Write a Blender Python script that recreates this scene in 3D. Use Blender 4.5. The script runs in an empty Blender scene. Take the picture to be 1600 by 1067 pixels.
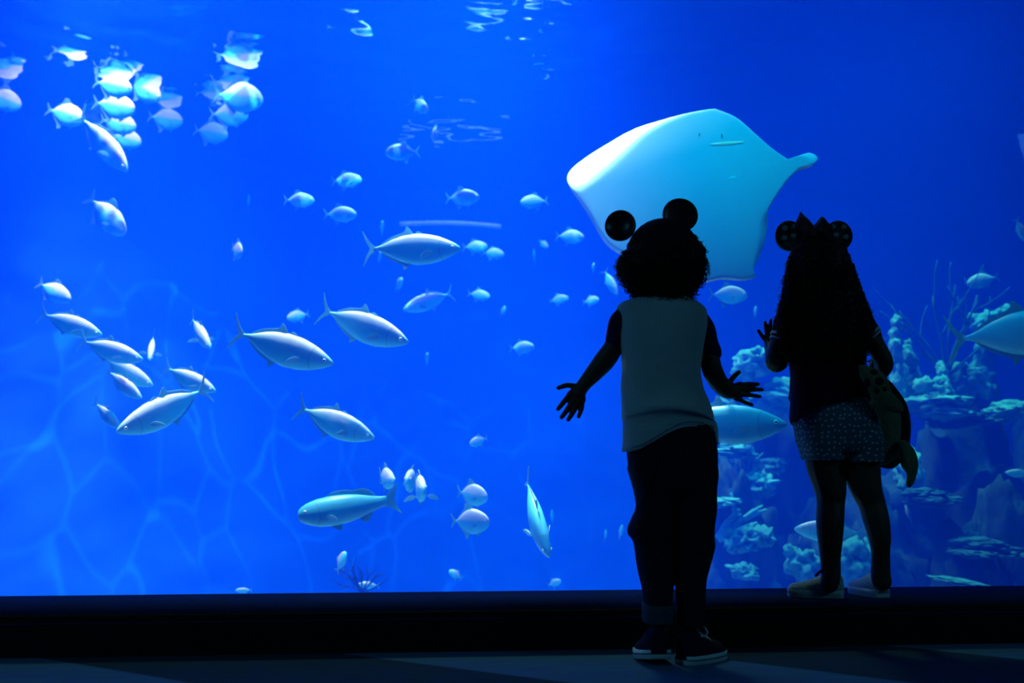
import bpy, bmesh, math, random
from mathutils import Vector, Matrix, noise
random.seed(7)
D = bpy.data
SC = bpy.context.scene
COL = SC.collection
PI = math.pi
R = math.radians

# ------------------------------------------------------------------ camera, light, exposure
CAM = Vector((0.0, 0.0, 0.54))
YAW, FPX, HORIZON = R(4.5), 1556.0, 720.0
PITCH = math.atan((HORIZON - 533.5) / FPX)
FLAT = Vector((math.sin(YAW), math.cos(YAW), 0))            # level forward
RGT = Vector((math.cos(YAW), -math.sin(YAW), 0))
FWD = FLAT * math.cos(PITCH) + Vector((0, 0, math.sin(PITCH)))
UP = RGT.cross(FWD)
ZUP = Vector((0, 0, 1))
cd = D.cameras.new('camera')
cd.lens = 35.01; cd.sensor_width = 36.0; cd.clip_start = 0.05; cd.clip_end = 200
cam = D.objects.new('camera', cd); COL.objects.link(cam)
cam.location = CAM; cam.rotation_euler = (R(90) + PITCH, 0, -YAW)
cd.dof.use_dof = True; cd.dof.focus_distance = 3.4; cd.dof.aperture_fstop = 2.8
SC.camera = cam

def at(px, py, d):
    """the place at pixel (px, py) of the 1600x1067 frame that stands d metres ahead, measured level"""
    v = FWD + RGT * ((px - 800) / FPX) + UP * ((533.5 - py) / FPX)
    return CAM + v * (d / v.dot(FLAT))
def mpp(p):
    """metres one pixel spans at place p"""
    return (p - CAM).dot(FWD) / FPX

SC.view_settings.view_transform = 'Standard'
SC.view_settings.look = 'None'
SC.view_settings.exposure = 0.0
SC.view_settings.gamma = 1.0
SC.view_settings.use_curve_mapping = False
SC.cycles.use_denoising = True
SC.cycles.max_bounces = 10
SC.cycles.diffuse_bounces = 3
SC.cycles.glossy_bounces = 4
SC.cycles.transmission_bounces = 6
SC.cycles.transparent_max_bounces = 24
SC.cycles.volume_bounces = 2

w = D.worlds.new('world'); SC.world = w; w.use_nodes = True
w.node_tree.nodes['Background'].inputs[0].default_value = (0.01, 0.03, 0.06, 1)
w.node_tree.nodes['Background'].inputs[1].default_value = 0.05

def area(name, loc, size, power, col, target=None, sizey=None, spread=180):
    l = D.lights.new(name, 'AREA'); l.energy = power; l.color = col; l.size = size
    if sizey: l.shape = 'RECTANGLE'; l.size_y = sizey
    l.spread = R(spread)
    o = D.objects.new(name, l); COL.objects.link(o); o.location = loc
    if target is not None:
        o.rotation_euler = (Vector(target) - Vector(loc)).to_track_quat('-Z', 'Y').to_euler()
    return o

# lamps hung over the tank plus added fills, beams cut by their reflectors
area('tank_lamp_or_fill', (-2.9, 7.6, 8.2), 0.4, 240, (1.3, 0.85, 0.8), (-3.1, 9.0, 2.5), spread=38)
area('tank_lamp_or_fill', (0.2, 8.7, 7.8), 1.2, 330, (0.8, 1.35, 0.85), (0.2, 8.9, 0), spread=84)
area('tank_lamp_or_fill', (-1.7, 4.0, 11.0), 0.5, 230, (1.0, 0.76, 0.76), (-1.5, 5.3, 1), spread=32)
area('tank_lamp_or_fill', (-0.6, 6.9, 9.5), 0.3, 70, (1.0, 0.9, 0.85), (0.45, 4.75, 1.6), spread=16)  # added narrow spot that whitens the left wing tip of the ray
area('tank_lamp_or_fill', (4.2, 8.4, 7.6), 0.8, 140, (0.15, 1.1, 0.85), (4.2, 8.4, 0), spread=70)
area('tank_lamp_or_fill', (0.4, 3.62, 5.2), 5.0, 118, (0.0, 0.68, 1.0), (0.4, 4.9, 0), sizey=0.2, spread=100)  # added cyan fill above the pane, for fish flanks and ray belly
# added lamp in place of surface caustics: its beam is patterned into a web of bright lines
cl = area('tank_lamp_or_fill', (-0.6, 6.0, 7.4), 0.05, 210, (0.35, 0.75, 0.9), (-2.9, 10.6, -0.2), spread=110)
cl.data.use_nodes = True; nt = cl.data.node_tree; em = nt.nodes['Emission']
ge = nt.nodes.new('ShaderNodeNewGeometry'); no = nt.nodes.new('ShaderNodeTexNoise'); no.inputs['Scale'].default_value = 5; no.inputs['Detail'].default_value = 2
ad = nt.nodes.new('ShaderNodeVectorMath'); ad.operation = 'MULTIPLY_ADD'; ad.inputs[1].default_value = (.16, .16, .16)
vo = nt.nodes.new('ShaderNodeTexVoronoi'); vo.feature = 'DISTANCE_TO_EDGE'; vo.inputs['Scale'].default_value = 15
mr = nt.nodes.new('ShaderNodeMapRange'); mr.inputs['From Min'].default_value = 0; mr.inputs['From Max'].default_value = .022; mr.inputs['To Min'].default_value = 11.0; mr.inputs['To Max'].default_value = .0
nt.links.new(ge.outputs['Incoming'], no.inputs['Vector']); nt.links.new(no.outputs['Color'], ad.inputs[0]); nt.links.new(ge.outputs['Incoming'], ad.inputs[2])
nt.links.new(ad.outputs[0], vo.inputs['Vector']); nt.links.new(vo.outputs['Distance'], mr.inputs[0]); nt.links.new(mr.outputs[0], em.inputs['Strength'])
# added unseen fills for the dim hall ambient, either side of the photographer
area('hall_fill', (-3.9, 0.0, 2.8), 0.8, 26.0, (0.12, 0.6, 1.0), (0.3, 2.8, 0.5))
area('hall_fill', (4.7, 0.0, 2.8), 0.8, 18.0, (0.12, 0.6, 1.0), (0.5, 2.8, 0.5))

# ------------------------------------------------------------------ helpers
def tag(o, label=None, cat=None, group=None, kind=None):
    if label: o['label'] = label
    if cat: o['category'] = cat
    if group: o['group'] = group
    if kind: o['kind'] = kind
    return o

def link(name, me, mats, parent=None, smooth=True):
    o = D.objects.new(name, me); COL.objects.link(o)
    for m in (mats if isinstance(mats, (list, tuple)) else [mats]): me.materials.append(m)
    if smooth:
        me.polygons.foreach_set('use_smooth', [True] * len(me.polygons))
    if parent: o.parent = parent
    return o

def bm_obj(name, bm, mats, parent=None, smooth=True):
    me = D.meshes.new(name); bmesh.ops.recalc_face_normals(bm, faces=bm.faces[:]); bm.to_mesh(me); bm.free()
    return link(name, me, mats, parent, smooth)

def empty(name, loc):
    o = D.objects.new(name, None); COL.objects.link(o); o.location = loc; o.empty_display_size = 0.1
    return o

def add_box(bm, lo, hi):
    xs, ys, zs = zip(lo, hi)
    v = [bm.verts.new((x, y, z)) for x in xs for y in ys for z in zs]
    for f in ((0,1,3,2),(4,6,7,5),(0,4,5,1),(2,3,7,6),(0,2,6,4),(1,5,7,3)):
        bm.faces.new([v[i] for i in f])

def nodes(name):
    m = D.materials.new(name); m.use_nodes = True
    nt = m.node_tree; nt.nodes.clear()
    out = nt.nodes.new('ShaderNodeOutputMaterial')
    return m, nt, out

def N(nt, t, **kw):
    n = nt.nodes.new(t)
    for k, v in kw.items():
        if k in n.inputs: n.inputs[k].default_value = v
        else: setattr(n, k, v)
    return n

def L(nt, a, b): nt.links.new(a, b)

def mat(name, col, rough=0.7, spec=0.3, col2=None, scale=8.0, detail=4.0, bump=0.0, bscale=None, metallic=0.0, lo=0.35, hi=0.65, sheen=0.0):
    """principled surface whose colour wanders between two tones by a noise, with an optional bump"""
    m, nt, out = nodes(name)
    p = N(nt, 'ShaderNodeBsdfPrincipled'); L(nt, p.outputs[0], out.inputs[0])
    p.inputs['Roughness'].default_value = rough
    p.inputs['Specular IOR Level'].default_value = spec
    p.inputs['Metallic'].default_value = metallic
    p.inputs['Sheen Weight'].default_value = sheen
    tc = N(nt, 'ShaderNodeTexCoord')
    nz = N(nt, 'ShaderNodeTexNoise'); nz.inputs['Scale'].default_value = scale; nz.inputs['Detail'].default_value = detail
    L(nt, tc.outputs['Object'], nz.inputs['Vector'])
    cr = N(nt, 'ShaderNodeValToRGB')
    cr.color_ramp.elements[0].position = lo; cr.color_ramp.elements[1].position = hi
    cr.color_ramp.elements[0].color = (*col, 1); cr.color_ramp.elements[1].color = (*(col2 or [min(1, c * 1.25) for c in col]), 1)
    L(nt, nz.outputs['Fac'], cr.inputs[0]); L(nt, cr.outputs[0], p.inputs['Base Color'])
    if bump:
        nb = N(nt, 'ShaderNodeTexNoise'); nb.inputs['Scale'].default_value = bscale or scale * 3; nb.inputs['Detail'].default_value = 6
        L(nt, tc.outputs['Object'], nb.inputs['Vector'])
        b = N(nt, 'ShaderNodeBump'); b.inputs['Strength'].default_value = bump; b.inputs['Distance'].default_value = 0.02
        L(nt, nb.outputs['Fac'], b.inputs['Height']); L(nt, b.outputs[0], p.inputs['Normal'])
    return m
# ------------------------------------------------------------------ the setting
TX0, TX1, TY0, TY1, TZ0, TZ1 = -6.6, 8.5, 3.38, 13.2, -1.7, 4.14     # the tank inside
GY = 3.28                                                             # room face of the pane
m_wall = mat('dark_wall_paint', (0.012, 0.014, 0.02), 0.8, 0.2, scale=3)
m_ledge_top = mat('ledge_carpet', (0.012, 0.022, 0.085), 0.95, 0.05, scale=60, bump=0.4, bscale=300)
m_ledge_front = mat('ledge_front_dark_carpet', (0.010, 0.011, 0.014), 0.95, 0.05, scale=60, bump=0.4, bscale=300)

# carpet floor of broad diagonal bands
m_floor, nt, out = nodes('patterned_carpet')
p = N(nt, 'ShaderNodeBsdfPrincipled'); p.inputs['Roughness'].default_value = 0.95; p.inputs['Specular IOR Level'].default_value = 0.05
L(nt, p.outputs[0], out.inputs[0])
tc = N(nt, 'ShaderNodeTexCoord')
mp = N(nt, 'ShaderNodeMapping'); mp.inputs['Rotation'].default_value = (0, 0, R(-52)); L(nt, tc.outputs['Object'], mp.inputs['Vector'])
wv = N(nt, 'ShaderNodeTexWave'); wv.inputs['Scale'].default_value = 0.33; wv.inputs['Distortion'].default_value = 1.2; wv.inputs['Detail'].default_value = 1
L(nt, mp.outputs[0], wv.inputs['Vector'])
cr = N(nt, 'ShaderNodeValToRGB'); e = cr.color_ramp.elements
e[0].position = 0.50; e[0].color = (0.04, 0.075, 0.13, 1); e[1].position = 0.53; e[1].color = (0.11, 0.23, 0.42, 1)
L(nt, wv.outputs['Fac'], cr.inputs[0])
mp2 = N(nt, 'ShaderNodeMapping'); mp2.inputs['Scale'].default_value = (4, 90, 40); mp2.inputs['Rotation'].default_value = (0, 0, R(-8)); L(nt, tc.outputs['Object'], mp2.inputs['Vector'])
nz = N(nt, 'ShaderNodeTexNoise'); nz.inputs['Scale'].default_value = 2.0; nz.inputs['Detail'].default_value = 6; L(nt, mp2.outputs[0], nz.inputs['Vector'])
mx = N(nt, 'ShaderNodeMix', data_type='RGBA', blend_type='MULTIPLY'); mx.inputs[0].default_value = 0.8
L(nt, cr.outputs[0], mx.inputs[6]); L(nt, nz.outputs['Color'], mx.inputs[7])
L(nt, mx.outputs[2], p.inputs['Base Color'])
b = N(nt, 'ShaderNodeBump'); b.inputs['Strength'].default_value = 0.5; L(nt, nz.outputs['Fac'], b.inputs['Height']); L(nt, b.outputs[0], p.inputs['Normal'])

def box(name, lo, hi, m, kind='structure', bev=0.0):
    bm = bmesh.new(); add_box(bm, lo, hi)
    if bev: bmesh.ops.bevel(bm, geom=bm.edges[:], offset=bev, segments=4, affect='EDGES')
    o = bm_obj(name, bm, m, smooth=False)
    if kind: o['kind'] = kind
    return o
box('floor', (-5, -3, -0.1), (6, 2.93, 0.0), m_floor)
box('ceiling', (-5, -3, 3.0), (6, 3.28, 3.1), m_wall)
box('wall_back', (-5, -3.1, -0.1), (6, -3.0, 3.1), m_wall)
box('wall_left', (-5.1, -3.1, -0.1), (-5, 3.28, 3.1), m_wall)
box('wall_right', (6.0, -3.1, -0.1), (6.1, 3.28, 3.1), m_wall)
# wall the pane is set in
bm = bmesh.new()
add_box(bm, (-6.7, 3.285, -1.9), (8.8, 3.36, 0.10)); add_box(bm, (-6.7, 3.285, 2.3), (8.8, 3.36, 4.4))
add_box(bm, (-6.7, 3.285, 0.10), (-4.6, 3.36, 2.3)); add_box(bm, (5.6, 3.285, 0.10), (8.8, 3.36, 2.3))
o = bm_obj('wall_front', bm, m_wall, smooth=False); o['kind'] = 'structure'
# carpeted step under the window
LZ = 0.123
lb = empty('trim_1', (0, 2.925, 0)); lb['kind'] = 'structure'; 
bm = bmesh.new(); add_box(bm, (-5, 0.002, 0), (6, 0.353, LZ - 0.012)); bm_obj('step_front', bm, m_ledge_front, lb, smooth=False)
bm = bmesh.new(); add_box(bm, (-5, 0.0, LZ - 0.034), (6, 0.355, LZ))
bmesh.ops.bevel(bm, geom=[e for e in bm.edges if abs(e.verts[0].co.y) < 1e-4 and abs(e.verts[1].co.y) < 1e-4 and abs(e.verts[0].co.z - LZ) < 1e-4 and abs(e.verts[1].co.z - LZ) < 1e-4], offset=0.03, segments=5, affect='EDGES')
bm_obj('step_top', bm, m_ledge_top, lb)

# the acrylic pane: clear, with the mirror share its angle gives
m_glass, nt, out = nodes('acrylic_pane')
fr = N(nt, 'ShaderNodeFresnel'); fr.inputs['IOR'].default_value = 1.2
tr = N(nt, 'ShaderNodeBsdfTransparent'); tr.inputs[0].default_value = (0.97, 0.985, 1, 1)
gl = N(nt, 'ShaderNodeBsdfGlossy'); gl.inputs['Roughness'].default_value = 0.02
ms = N(nt, 'ShaderNodeMixShader'); L(nt, fr.outputs[0], ms.inputs[0]); L(nt, tr.outputs[0], ms.inputs[1]); L(nt, gl.outputs[0], ms.inputs[2]); L(nt, ms.outputs[0], out.inputs[0])
o = box('window_1', (-4.6, 3.285, 0.10), (5.6, 3.36, 2.3), m_glass)

# water: a body that scatters blue and swallows red
m_water, nt, out = nodes('sea_water')
vs = N(nt, 'ShaderNodeVolumeScatter'); vs.inputs['Color'].default_value = (0.001, 0.064, 1.0, 1); vs.inputs['Density'].default_value = 0.125; vs.inputs['Anisotropy'].default_value = 0.0
va = N(nt, 'ShaderNodeVolumeAbsorption'); va.inputs['Color'].default_value = (0.0, 0.45, 0.86, 1); va.inputs['Density'].default_value = 0.12
ad = N(nt, 'ShaderNodeAddShader'); L(nt, vs.outputs[0], ad.inputs[0]); L(nt, va.outputs[0], ad.inputs[1]); L(nt, ad.outputs[0], out.inputs['Volume'])
box('water', (TX0 - .02, TY0 - .015, TZ0 - .02), (TX1 + .02, TY1 + .02, TZ1 + .03), m_water)

# the surface seen from below: ripples that mirror at grazing angles and let the lamps through
m_surf, nt, out = nodes('water_surface')
fr = N(nt, 'ShaderNodeFresnel'); fr.inputs['IOR'].default_value = 1.33
tr = N(nt, 'ShaderNodeBsdfTransparent'); gl = N(nt, 'ShaderNodeBsdfGlossy'); gl.inputs['Roughness'].default_value = 0.03
ms = N(nt, 'ShaderNodeMixShader'); L(nt, fr.outputs[0], ms.inputs[0]); L(nt, tr.outputs[0], ms.inputs[1]); L(nt, gl.outputs[0], ms.inputs[2]); L(nt, ms.outputs[0], out.inputs[0])
bm = bmesh.new(); nx, ny = 220, 240
g = []
for j in range(ny + 1):
    row = []
    for i in range(nx + 1):
        x = TX0 + (TX1 - TX0) * i / nx; y = TY0 + (TY1 - TY0) * j / ny
        h = 0.013 * noise.noise(Vector((x * 1.1, y * 0.8, 3.0))) + 0.013 * noise.noise(Vector((x * 3.1, y * 2.7, 9.0))) + 0.006 * noise.noise(Vector((x * 8, y * 7, 1.0)))
        row.append(bm.verts.new((x, y, TZ1 + h)))
    g.append(row)
for j in range(ny):
    for i in range(nx): bm.faces.new((g[j][i], g[j][i+1], g[j+1][i+1], g[j+1][i]))
o = bm_obj('water_surface', bm, m_surf); o['kind'] = 'structure'

# tank shell
m_tank = mat('tank_back_wall', (0.002, 0.06, 0.55), 0.9, 0.1, col2=(0.003, 0.085, 0.75), scale=0.8, detail=6, bump=0.5, bscale=4)
m_sand = mat('tank_sand', (0.20, 0.30, 0.36), 0.95, 0.05, col2=(0.3, 0.42, 0.48), scale=1.5, bump=0.4, bscale=9)
def sheet(name, f, nu, nv, m):
    bm = bmesh.new()
    g = [[bm.verts.new(f(i / nu, j / nv)) for i in range(nu + 1)] for j in range(nv + 1)]
    for j in range(nv):
        for i in range(nu): bm.faces.new((g[j][i], g[j][i+1], g[j+1][i+1], g[j+1][i]))
    o = bm_obj(name, bm, m); o['kind'] = 'structure'
    return o
def lumps(v, s, a): return a * noise.fractal(v * s, 1.0, 2.0, 4)
def ease(t): t = min(1, max(0, t)); return t * t * (3 - 2 * t)
sheet('wall_tank_back', lambda u, v: Vector((TX0 + (TX1 - TX0) * u, TY1 - .15 - 2.5 * ease((-.2 - TX0 - (TX1 - TX0) * u) / 4.2) + lumps(Vector((u * 14, v * 6, 0)), .7, .18), TZ0 + (TZ1 + .2 - TZ0) * v)), 120, 60, m_tank)
sheet('wall_tank_left', lambda u, v: Vector((TX0 + .15 + lumps(Vector((u * 12, v * 6, 5)), .7, .25), TY0 + (TY1 - TY0) * u, TZ0 + (TZ1 + .2 - TZ0) * v)), 120, 60, m_tank)
sheet('wall_tank_right', lambda u, v: Vector((TX1 - .15 + lumps(Vector((u * 12, v * 6, 8)), .7, .25), TY0 + (TY1 - TY0) * u, TZ0 + (TZ1 + .2 - TZ0) * v)), 120, 60, m_tank)
sheet('floor_tank', lambda u, v: Vector((TX0 + (TX1 - TX0) * u, TY0 + (TY1 - TY0) * v, TZ0 + .1 + lumps(Vector((u * 14, v * 12, 2)), .4, .12))), 100, 100, m_sand)
# ------------------------------------------------------------------ the fish
def smooth_pts(ps, n):
    """n points along a Catmull-Rom curve through ps (tuples)"""
    k = len(ps); out = []
    for i in range(n):
        t = i / (n - 1) * (k - 1); a = min(int(t), k - 2); f = t - a
        p0, p1, p2, p3 = ps[max(a - 1, 0)], ps[a], ps[a + 1], ps[min(a + 2, k - 1)]
        out.append(tuple(0.5 * (2 * q1 + (q2 - q0) * f + (2 * q0 - 5 * q1 + 4 * q2 - q3) * f * f + (3 * q1 - q0 - 3 * q2 + q3) * f ** 3)
                         for q0, q1, q2, q3 in zip(p0, p1, p2, p3)))
    return out
def lerp(tab, x):
    for (a, va), (b, vb) in zip(tab, tab[1:]):
        if a >= x >= b:
            f = (a - x) / (a - b); return va + (vb - va) * f
    return tab[0][1] if x > tab[0][0] else tab[-1][1]

def plate(bm, pts, nrm, t, mi):
    """a fin: outline pts, thickness t along nrm"""
    nrm = Vector(nrm).normalized() * t
    a = [bm.verts.new(Vector(p) + nrm) for p in pts]; b = [bm.verts.new(Vector(p) - nrm) for p in pts]
    fs = [bm.faces.new(a), bm.faces.new(b[::-1])]
    k = len(pts)
    fs += [bm.faces.new((a[i], b[i], b[(i + 1) % k], a[(i + 1) % k])) for i in range(k)]
    for f in fs: f.material_index = mi
def ball(bm, c, r, mi=0, sc=(1, 1, 1), u=12, v=8, rot=None):
    M = Matrix.Translation(c) @ (rot.to_4x4() if rot else Matrix.Identity(4)) @ Matrix.Diagonal((r * sc[0], r * sc[1], r * sc[2], 1))
    res = bmesh.ops.create_uvsphere(bm, u_segments=u, v_segments=v, radius=1, matrix=M)
    fs = {f for vt in res['verts'] for f in vt.link_faces}
    for f in fs: f.material_index = mi

FK = {
 'jack': dict(dep=1.16,
  top=[(.5, -.004), (.485, .014), (.45, .036), (.4, .06), (.3, .098), (.18, .124), (.06, .134), (-.08, .12), (-.2, .084), (-.3, .038), (-.355, .016), (-.395, .014)],
  bot=[(.5, .016), (.485, .03), (.45, .052), (.4, .078), (.3, .118), (.18, .146), (.05, .154), (-.08, .134), (-.2, .09), (-.3, .038), (-.355, .016), (-.395, .014)],
  wid=[(.5, .004), (.48, .02), (.42, .045), (.3, .07), (.15, .082), (0, .078), (-.2, .046), (-.32, .016), (-.395, .010)],
  fins=[[(-.37, .014), (-.43, .06), (-.475, .13), (-.51, .185), (-.485, .10), (-.45, .03), (-.435, 0), (-.45, -.03), (-.485, -.10), (-.51, -.185), (-.475, -.13), (-.43, -.06), (-.37, -.014)],
        [(.13, .12), (.09, .142), (.06, .15), (.045, .14), (.03, .125)],
        [(.02, .128), (-.035, .185), (-.06, .19), (-.075, .15), (-.14, .125), (-.22, .10), (-.31, .045), (-.30, .03), (-.15, .09)],
        [(-.02, -.14), (-.075, -.185), (-.095, -.185), (-.10, -.15), (-.17, -.125), (-.24, -.09), (-.31, -.045), (-.30, -.03), (-.12, -.10)]],
  pec=(.21, -.035, .12, .03), eye=(.415, .012, .017), gill=(.40, .13)),
 'deep': dict(dep=1.08,
  top=[(.5, .015), (.49, .05), (.46, .09), (.4, .14), (.3, .19), (.18, .225), (.05, .235), (-.08, .2), (-.2, .125), (-.29, .05), (-.34, .024), (-.37, .02)],
  bot=[(.5, .03), (.49, .06), (.45, .10), (.4, .135), (.3, .18), (.18, .212), (.05, .222), (-.08, .19), (-.2, .12), (-.29, .05), (-.34, .024), (-.37, .02)],
  wid=[(.5, .01), (.48, .035), (.42, .06), (.3, .082), (.15, .088), (0, .078), (-.2, .04), (-.3, .016), (-.37, .010)],
  fins=[[(-.35, .02), (-.42, .09), (-.48, .17), (-.5, .185), (-.475, .10), (-.44, .03), (-.43, 0), (-.44, -.03), (-.475, -.10), (-.5, -.185), (-.48, -.17), (-.42, -.09), (-.35, -.02)],
        [(.12, .215), (.02, .29), (-.06, .315), (-.12, .30), (-.13, .23), (-.22, .14), (-.3, .06), (-.28, .04), (-.05, .18)],
        [(0, -.21), (-.05, -.28), (-.12, -.30), (-.14, -.22), (-.22, -.14), (-.3, -.06), (-.28, -.04), (-.08, -.17)],
        [(.28, -.18), (.22, -.235), (.17, -.24), (.18, -.2)]],
  pec=(.22, -.05, .12, .05), eye=(.415, .045, .022), gill=(.40, .15)),
 'drum': dict(
  top=[(.5, .02), (.49, .05), (.46, .08), (.4, .11), (.3, .135), (.15, .148), (0, .138), (-.12, .115), (-.24, .08), (-.32, .056), (-.36, .052), (-.38, .055)],
  bot=[(.5, .03), (.49, .055), (.46, .08), (.4, .11), (.3, .145), (.15, .158), (0, .145), (-.12, .115), (-.24, .075), (-.32, .05), (-.36, .048), (-.38, .05)],
  wid=[(.5, .02), (.48, .05), (.4, .085), (.28, .10), (.12, .10), (-.05, .08), (-.2, .05), (-.32, .024), (-.38, .014)],
  fins=[[(-.36, .05), (-.42, .09), (-.49, .15), (-.505, .15), (-.47, .07), (-.455, 0), (-.47, -.07), (-.505, -.14), (-.49, -.14), (-.42, -.08), (-.36, -.045)],
        [(.2, .14), (.14, .175), (.02, .18), (-.06, .16), (-.16, .165), (-.24, .12), (-.25, .07), (0, .12)],
        [(-.08, -.12), (-.13, -.165), (-.17, -.165), (-.22, -.10), (-.2, -.08)],
        [(.2, -.15), (.13, -.20), (.09, -.195), (.1, -.15)]],
  pec=(.22, -.04, .11, .05), eye=(.42, .035, .016), gill=(.41, .15)),
}
FK['round'] = dict(FK['deep'], dep=1.42)
FK['open'] = dict(FK['jack'], pec=(.21, -.035, .2, .05), spread=.8)
FK['open_deep'] = dict(FK['deep'], pec=(.22, -.12, .2, .03), spread=1.05)
def fish_mesh(kind, bend):
    tuna = kind == 'tuna'; kind = 'jack' if tuna else kind
    K = FK[kind]; bm = bmesh.new()
    xs = [.5 - .895 * (1 - math.cos(PI * .5 * i / 31)) if i < 12 else None for i in range(32)]
    x0, xe = .5, K['top'][-1][0]
    xs = [x0 - (x0 - xe) * ((i / 33) ** 1.5 * .5 + (i / 33) * .5) for i in range(34)]
    nr = 18; rings = []
    for x in xs:
        tp, bt, wd = lerp(K['top'], x), lerp(K['bot'], x), lerp(K['wid'], x)
        ring = []
        for k in range(nr):
            a = 2 * PI * k / nr; c, s_ = math.cos(a), math.sin(a)
            z = K.get('dep', 1) * (tp if s_ >= 0 else bt) * math.copysign(abs(s_) ** .92, s_)
            ring.append(bm.verts.new((x, wd * math.copysign(abs(c) ** .85, c), z)))
        rings.append(ring)
    for r0, r1 in zip(rings, rings[1:]):
        for k in range(nr): bm.faces.new((r0[k], r0[(k + 1) % nr], r1[(k + 1) % nr], r1[k]))
    bm.faces.new(rings[0]); bm.faces.new(rings[-1][::-1])
    # soften the body
    for _ in range(2): bmesh.ops.smooth_vert(bm, verts=[v for r in rings[2:-1] for v in r], factor=.4, use_axis_x=False, use_axis_y=True, use_axis_z=True)
    for f in K['fins']: plate(bm, [(x, 0, z * (K.get('dep', 1) if x > -.36 else 1)) for x, z in smooth_pts(f + f[:1], len(f) * 3)[:-1]], (0, 1, 0), .0045, 1)
    px, pz, pl, pw = K['pec']
    for s in (-1, 1):
        y = lerp(K['wid'], px) * .9 * s
        o = [(0, 0), (-.35, .25), (-.75, .12), (-1, -.28), (-.9, -.36), (-.6, -.32), (-.25, -.28)]
        pts = []
        for u, v in smooth_pts(o + o[:1], 20)[:-1]:
            pts.append((px + u * pl * (.5 if 'spread' in K else 1), y + s * (.02 - u * pl * K.get('spread', .45) - v * .01), pz + v * pl * .8 + u * pl * .15))
        plate(bm, pts, (.4, s, .1), .004, 1)
        ex, ez, er = K['eye']; ey = lerp(K['wid'], ex) * .93 * s
        ball(bm, Vector((ex, ey, ez)), er, 2, (1, .5, 1)); ball(bm, Vector((ex + .001, ey + s * er * .28, ez)), er * .6, 3, (1, .55, 1))
    for v in bm.verts:
        x = v.co.x
        if x < .2: v.co.y += bend * ((.2 - x) / .7) ** 2
        else: v.co.y += bend * .25 * ((x - .2) / .3) ** 2
    bmesh.ops.triangulate(bm, faces=[f for f in bm.faces if len(f.verts) > 4])
    bmesh.ops.recalc_face_normals(bm, faces=bm.faces[:])
    me = D.meshes.new(kind + '_fish'); bm.to_mesh(me); bm.free()
    for p in me.polygons: p.use_smooth = p.material_index != 1
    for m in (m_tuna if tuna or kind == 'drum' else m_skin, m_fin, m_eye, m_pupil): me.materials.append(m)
    return me

# silver skin: lit back and shaded flanks painted in, a dark gill line behind the head
m_skin, nt, out = nodes('silver_toplit_fish_skin')
p = N(nt, 'ShaderNodeBsdfPrincipled'); p.inputs['Roughness'].default_value = .42; p.inputs['Specular IOR Level'].default_value = .3
L(nt, p.outputs[0], out.inputs[0])
tc = N(nt, 'ShaderNodeTexCoord'); sx = N(nt, 'ShaderNodeSeparateXYZ'); L(nt, tc.outputs['Object'], sx.inputs[0])
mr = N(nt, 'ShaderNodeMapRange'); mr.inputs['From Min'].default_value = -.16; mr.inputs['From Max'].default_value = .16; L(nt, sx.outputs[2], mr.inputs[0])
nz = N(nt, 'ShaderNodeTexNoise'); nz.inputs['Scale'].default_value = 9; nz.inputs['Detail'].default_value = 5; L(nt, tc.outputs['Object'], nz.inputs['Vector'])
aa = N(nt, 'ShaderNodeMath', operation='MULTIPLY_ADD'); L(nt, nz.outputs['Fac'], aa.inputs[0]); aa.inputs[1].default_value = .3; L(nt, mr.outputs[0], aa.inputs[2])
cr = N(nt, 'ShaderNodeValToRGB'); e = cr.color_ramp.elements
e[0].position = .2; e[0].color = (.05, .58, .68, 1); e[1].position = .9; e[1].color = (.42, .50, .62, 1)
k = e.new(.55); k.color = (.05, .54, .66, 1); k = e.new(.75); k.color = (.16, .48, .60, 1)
L(nt, aa.outputs[0], cr.inputs[0])
vd = N(nt, 'ShaderNodeVectorMath', operation='DISTANCE'); mpn = N(nt, 'ShaderNodeMapping'); mpn.inputs['Scale'].default_value = (1, 0, .8); L(nt, tc.outputs['Object'], mpn.inputs[0])
L(nt, mpn.outputs[0], vd.inputs[0]); vd.inputs[1].default_value = (.41, 0, 0)
m1 = N(nt, 'ShaderNodeMath', operation='SUBTRACT'); L(nt, vd.outputs['Value'], m1.inputs[0]); m1.inputs[1].default_value = .135
m2 = N(nt, 'ShaderNodeMath', operation='ABSOLUTE'); L(nt, m1.outputs[0], m2.inputs[0])
m3 = N(nt, 'ShaderNodeMath', operation='LESS_THAN'); L(nt, m2.outputs[0], m3.inputs[0]); m3.inputs[1].default_value = .005
m4 = N(nt, 'ShaderNodeMath', operation='LESS_THAN'); L(nt, sx.outputs[0], m4.inputs[0]); m4.inputs[1].default_value = .36
m5 = N(nt, 'ShaderNodeMath', operation='MULTIPLY'); L(nt, m3.outputs[0], m5.inputs[0]); L(nt, m4.outputs[0], m5.inputs[1])
m6 = N(nt, 'ShaderNodeMath', operation='MULTIPLY'); L(nt, m5.outputs[0], m6.inputs[0]); m6.inputs[1].default_value = .45
mx = N(nt, 'ShaderNodeMix', data_type='RGBA'); L(nt, m6.outputs[0], mx.inputs[0]); L(nt, cr.outputs[0], mx.inputs[6]); mx.inputs[7].default_value = (.10, .16, .22, 1)
L(nt, mx.outputs[2], p.inputs['Base Color'])
m_tuna = m_skin.copy(); m_tuna.name = 'grey_tuna_skin'
for n_ in m_tuna.node_tree.nodes:
    if n_.type == 'VALTORGB':
        for el, c_ in zip(n_.color_ramp.elements, ((.04, .42, .56), (.04, .40, .55), (.04, .38, .54), (.04, .36, .52))): el.color = (*c_, 1)
m_fin = mat('fish_fin', (.10, .36, .50), .5, .3, col2=(.14, .42, .56), scale=30)
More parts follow.
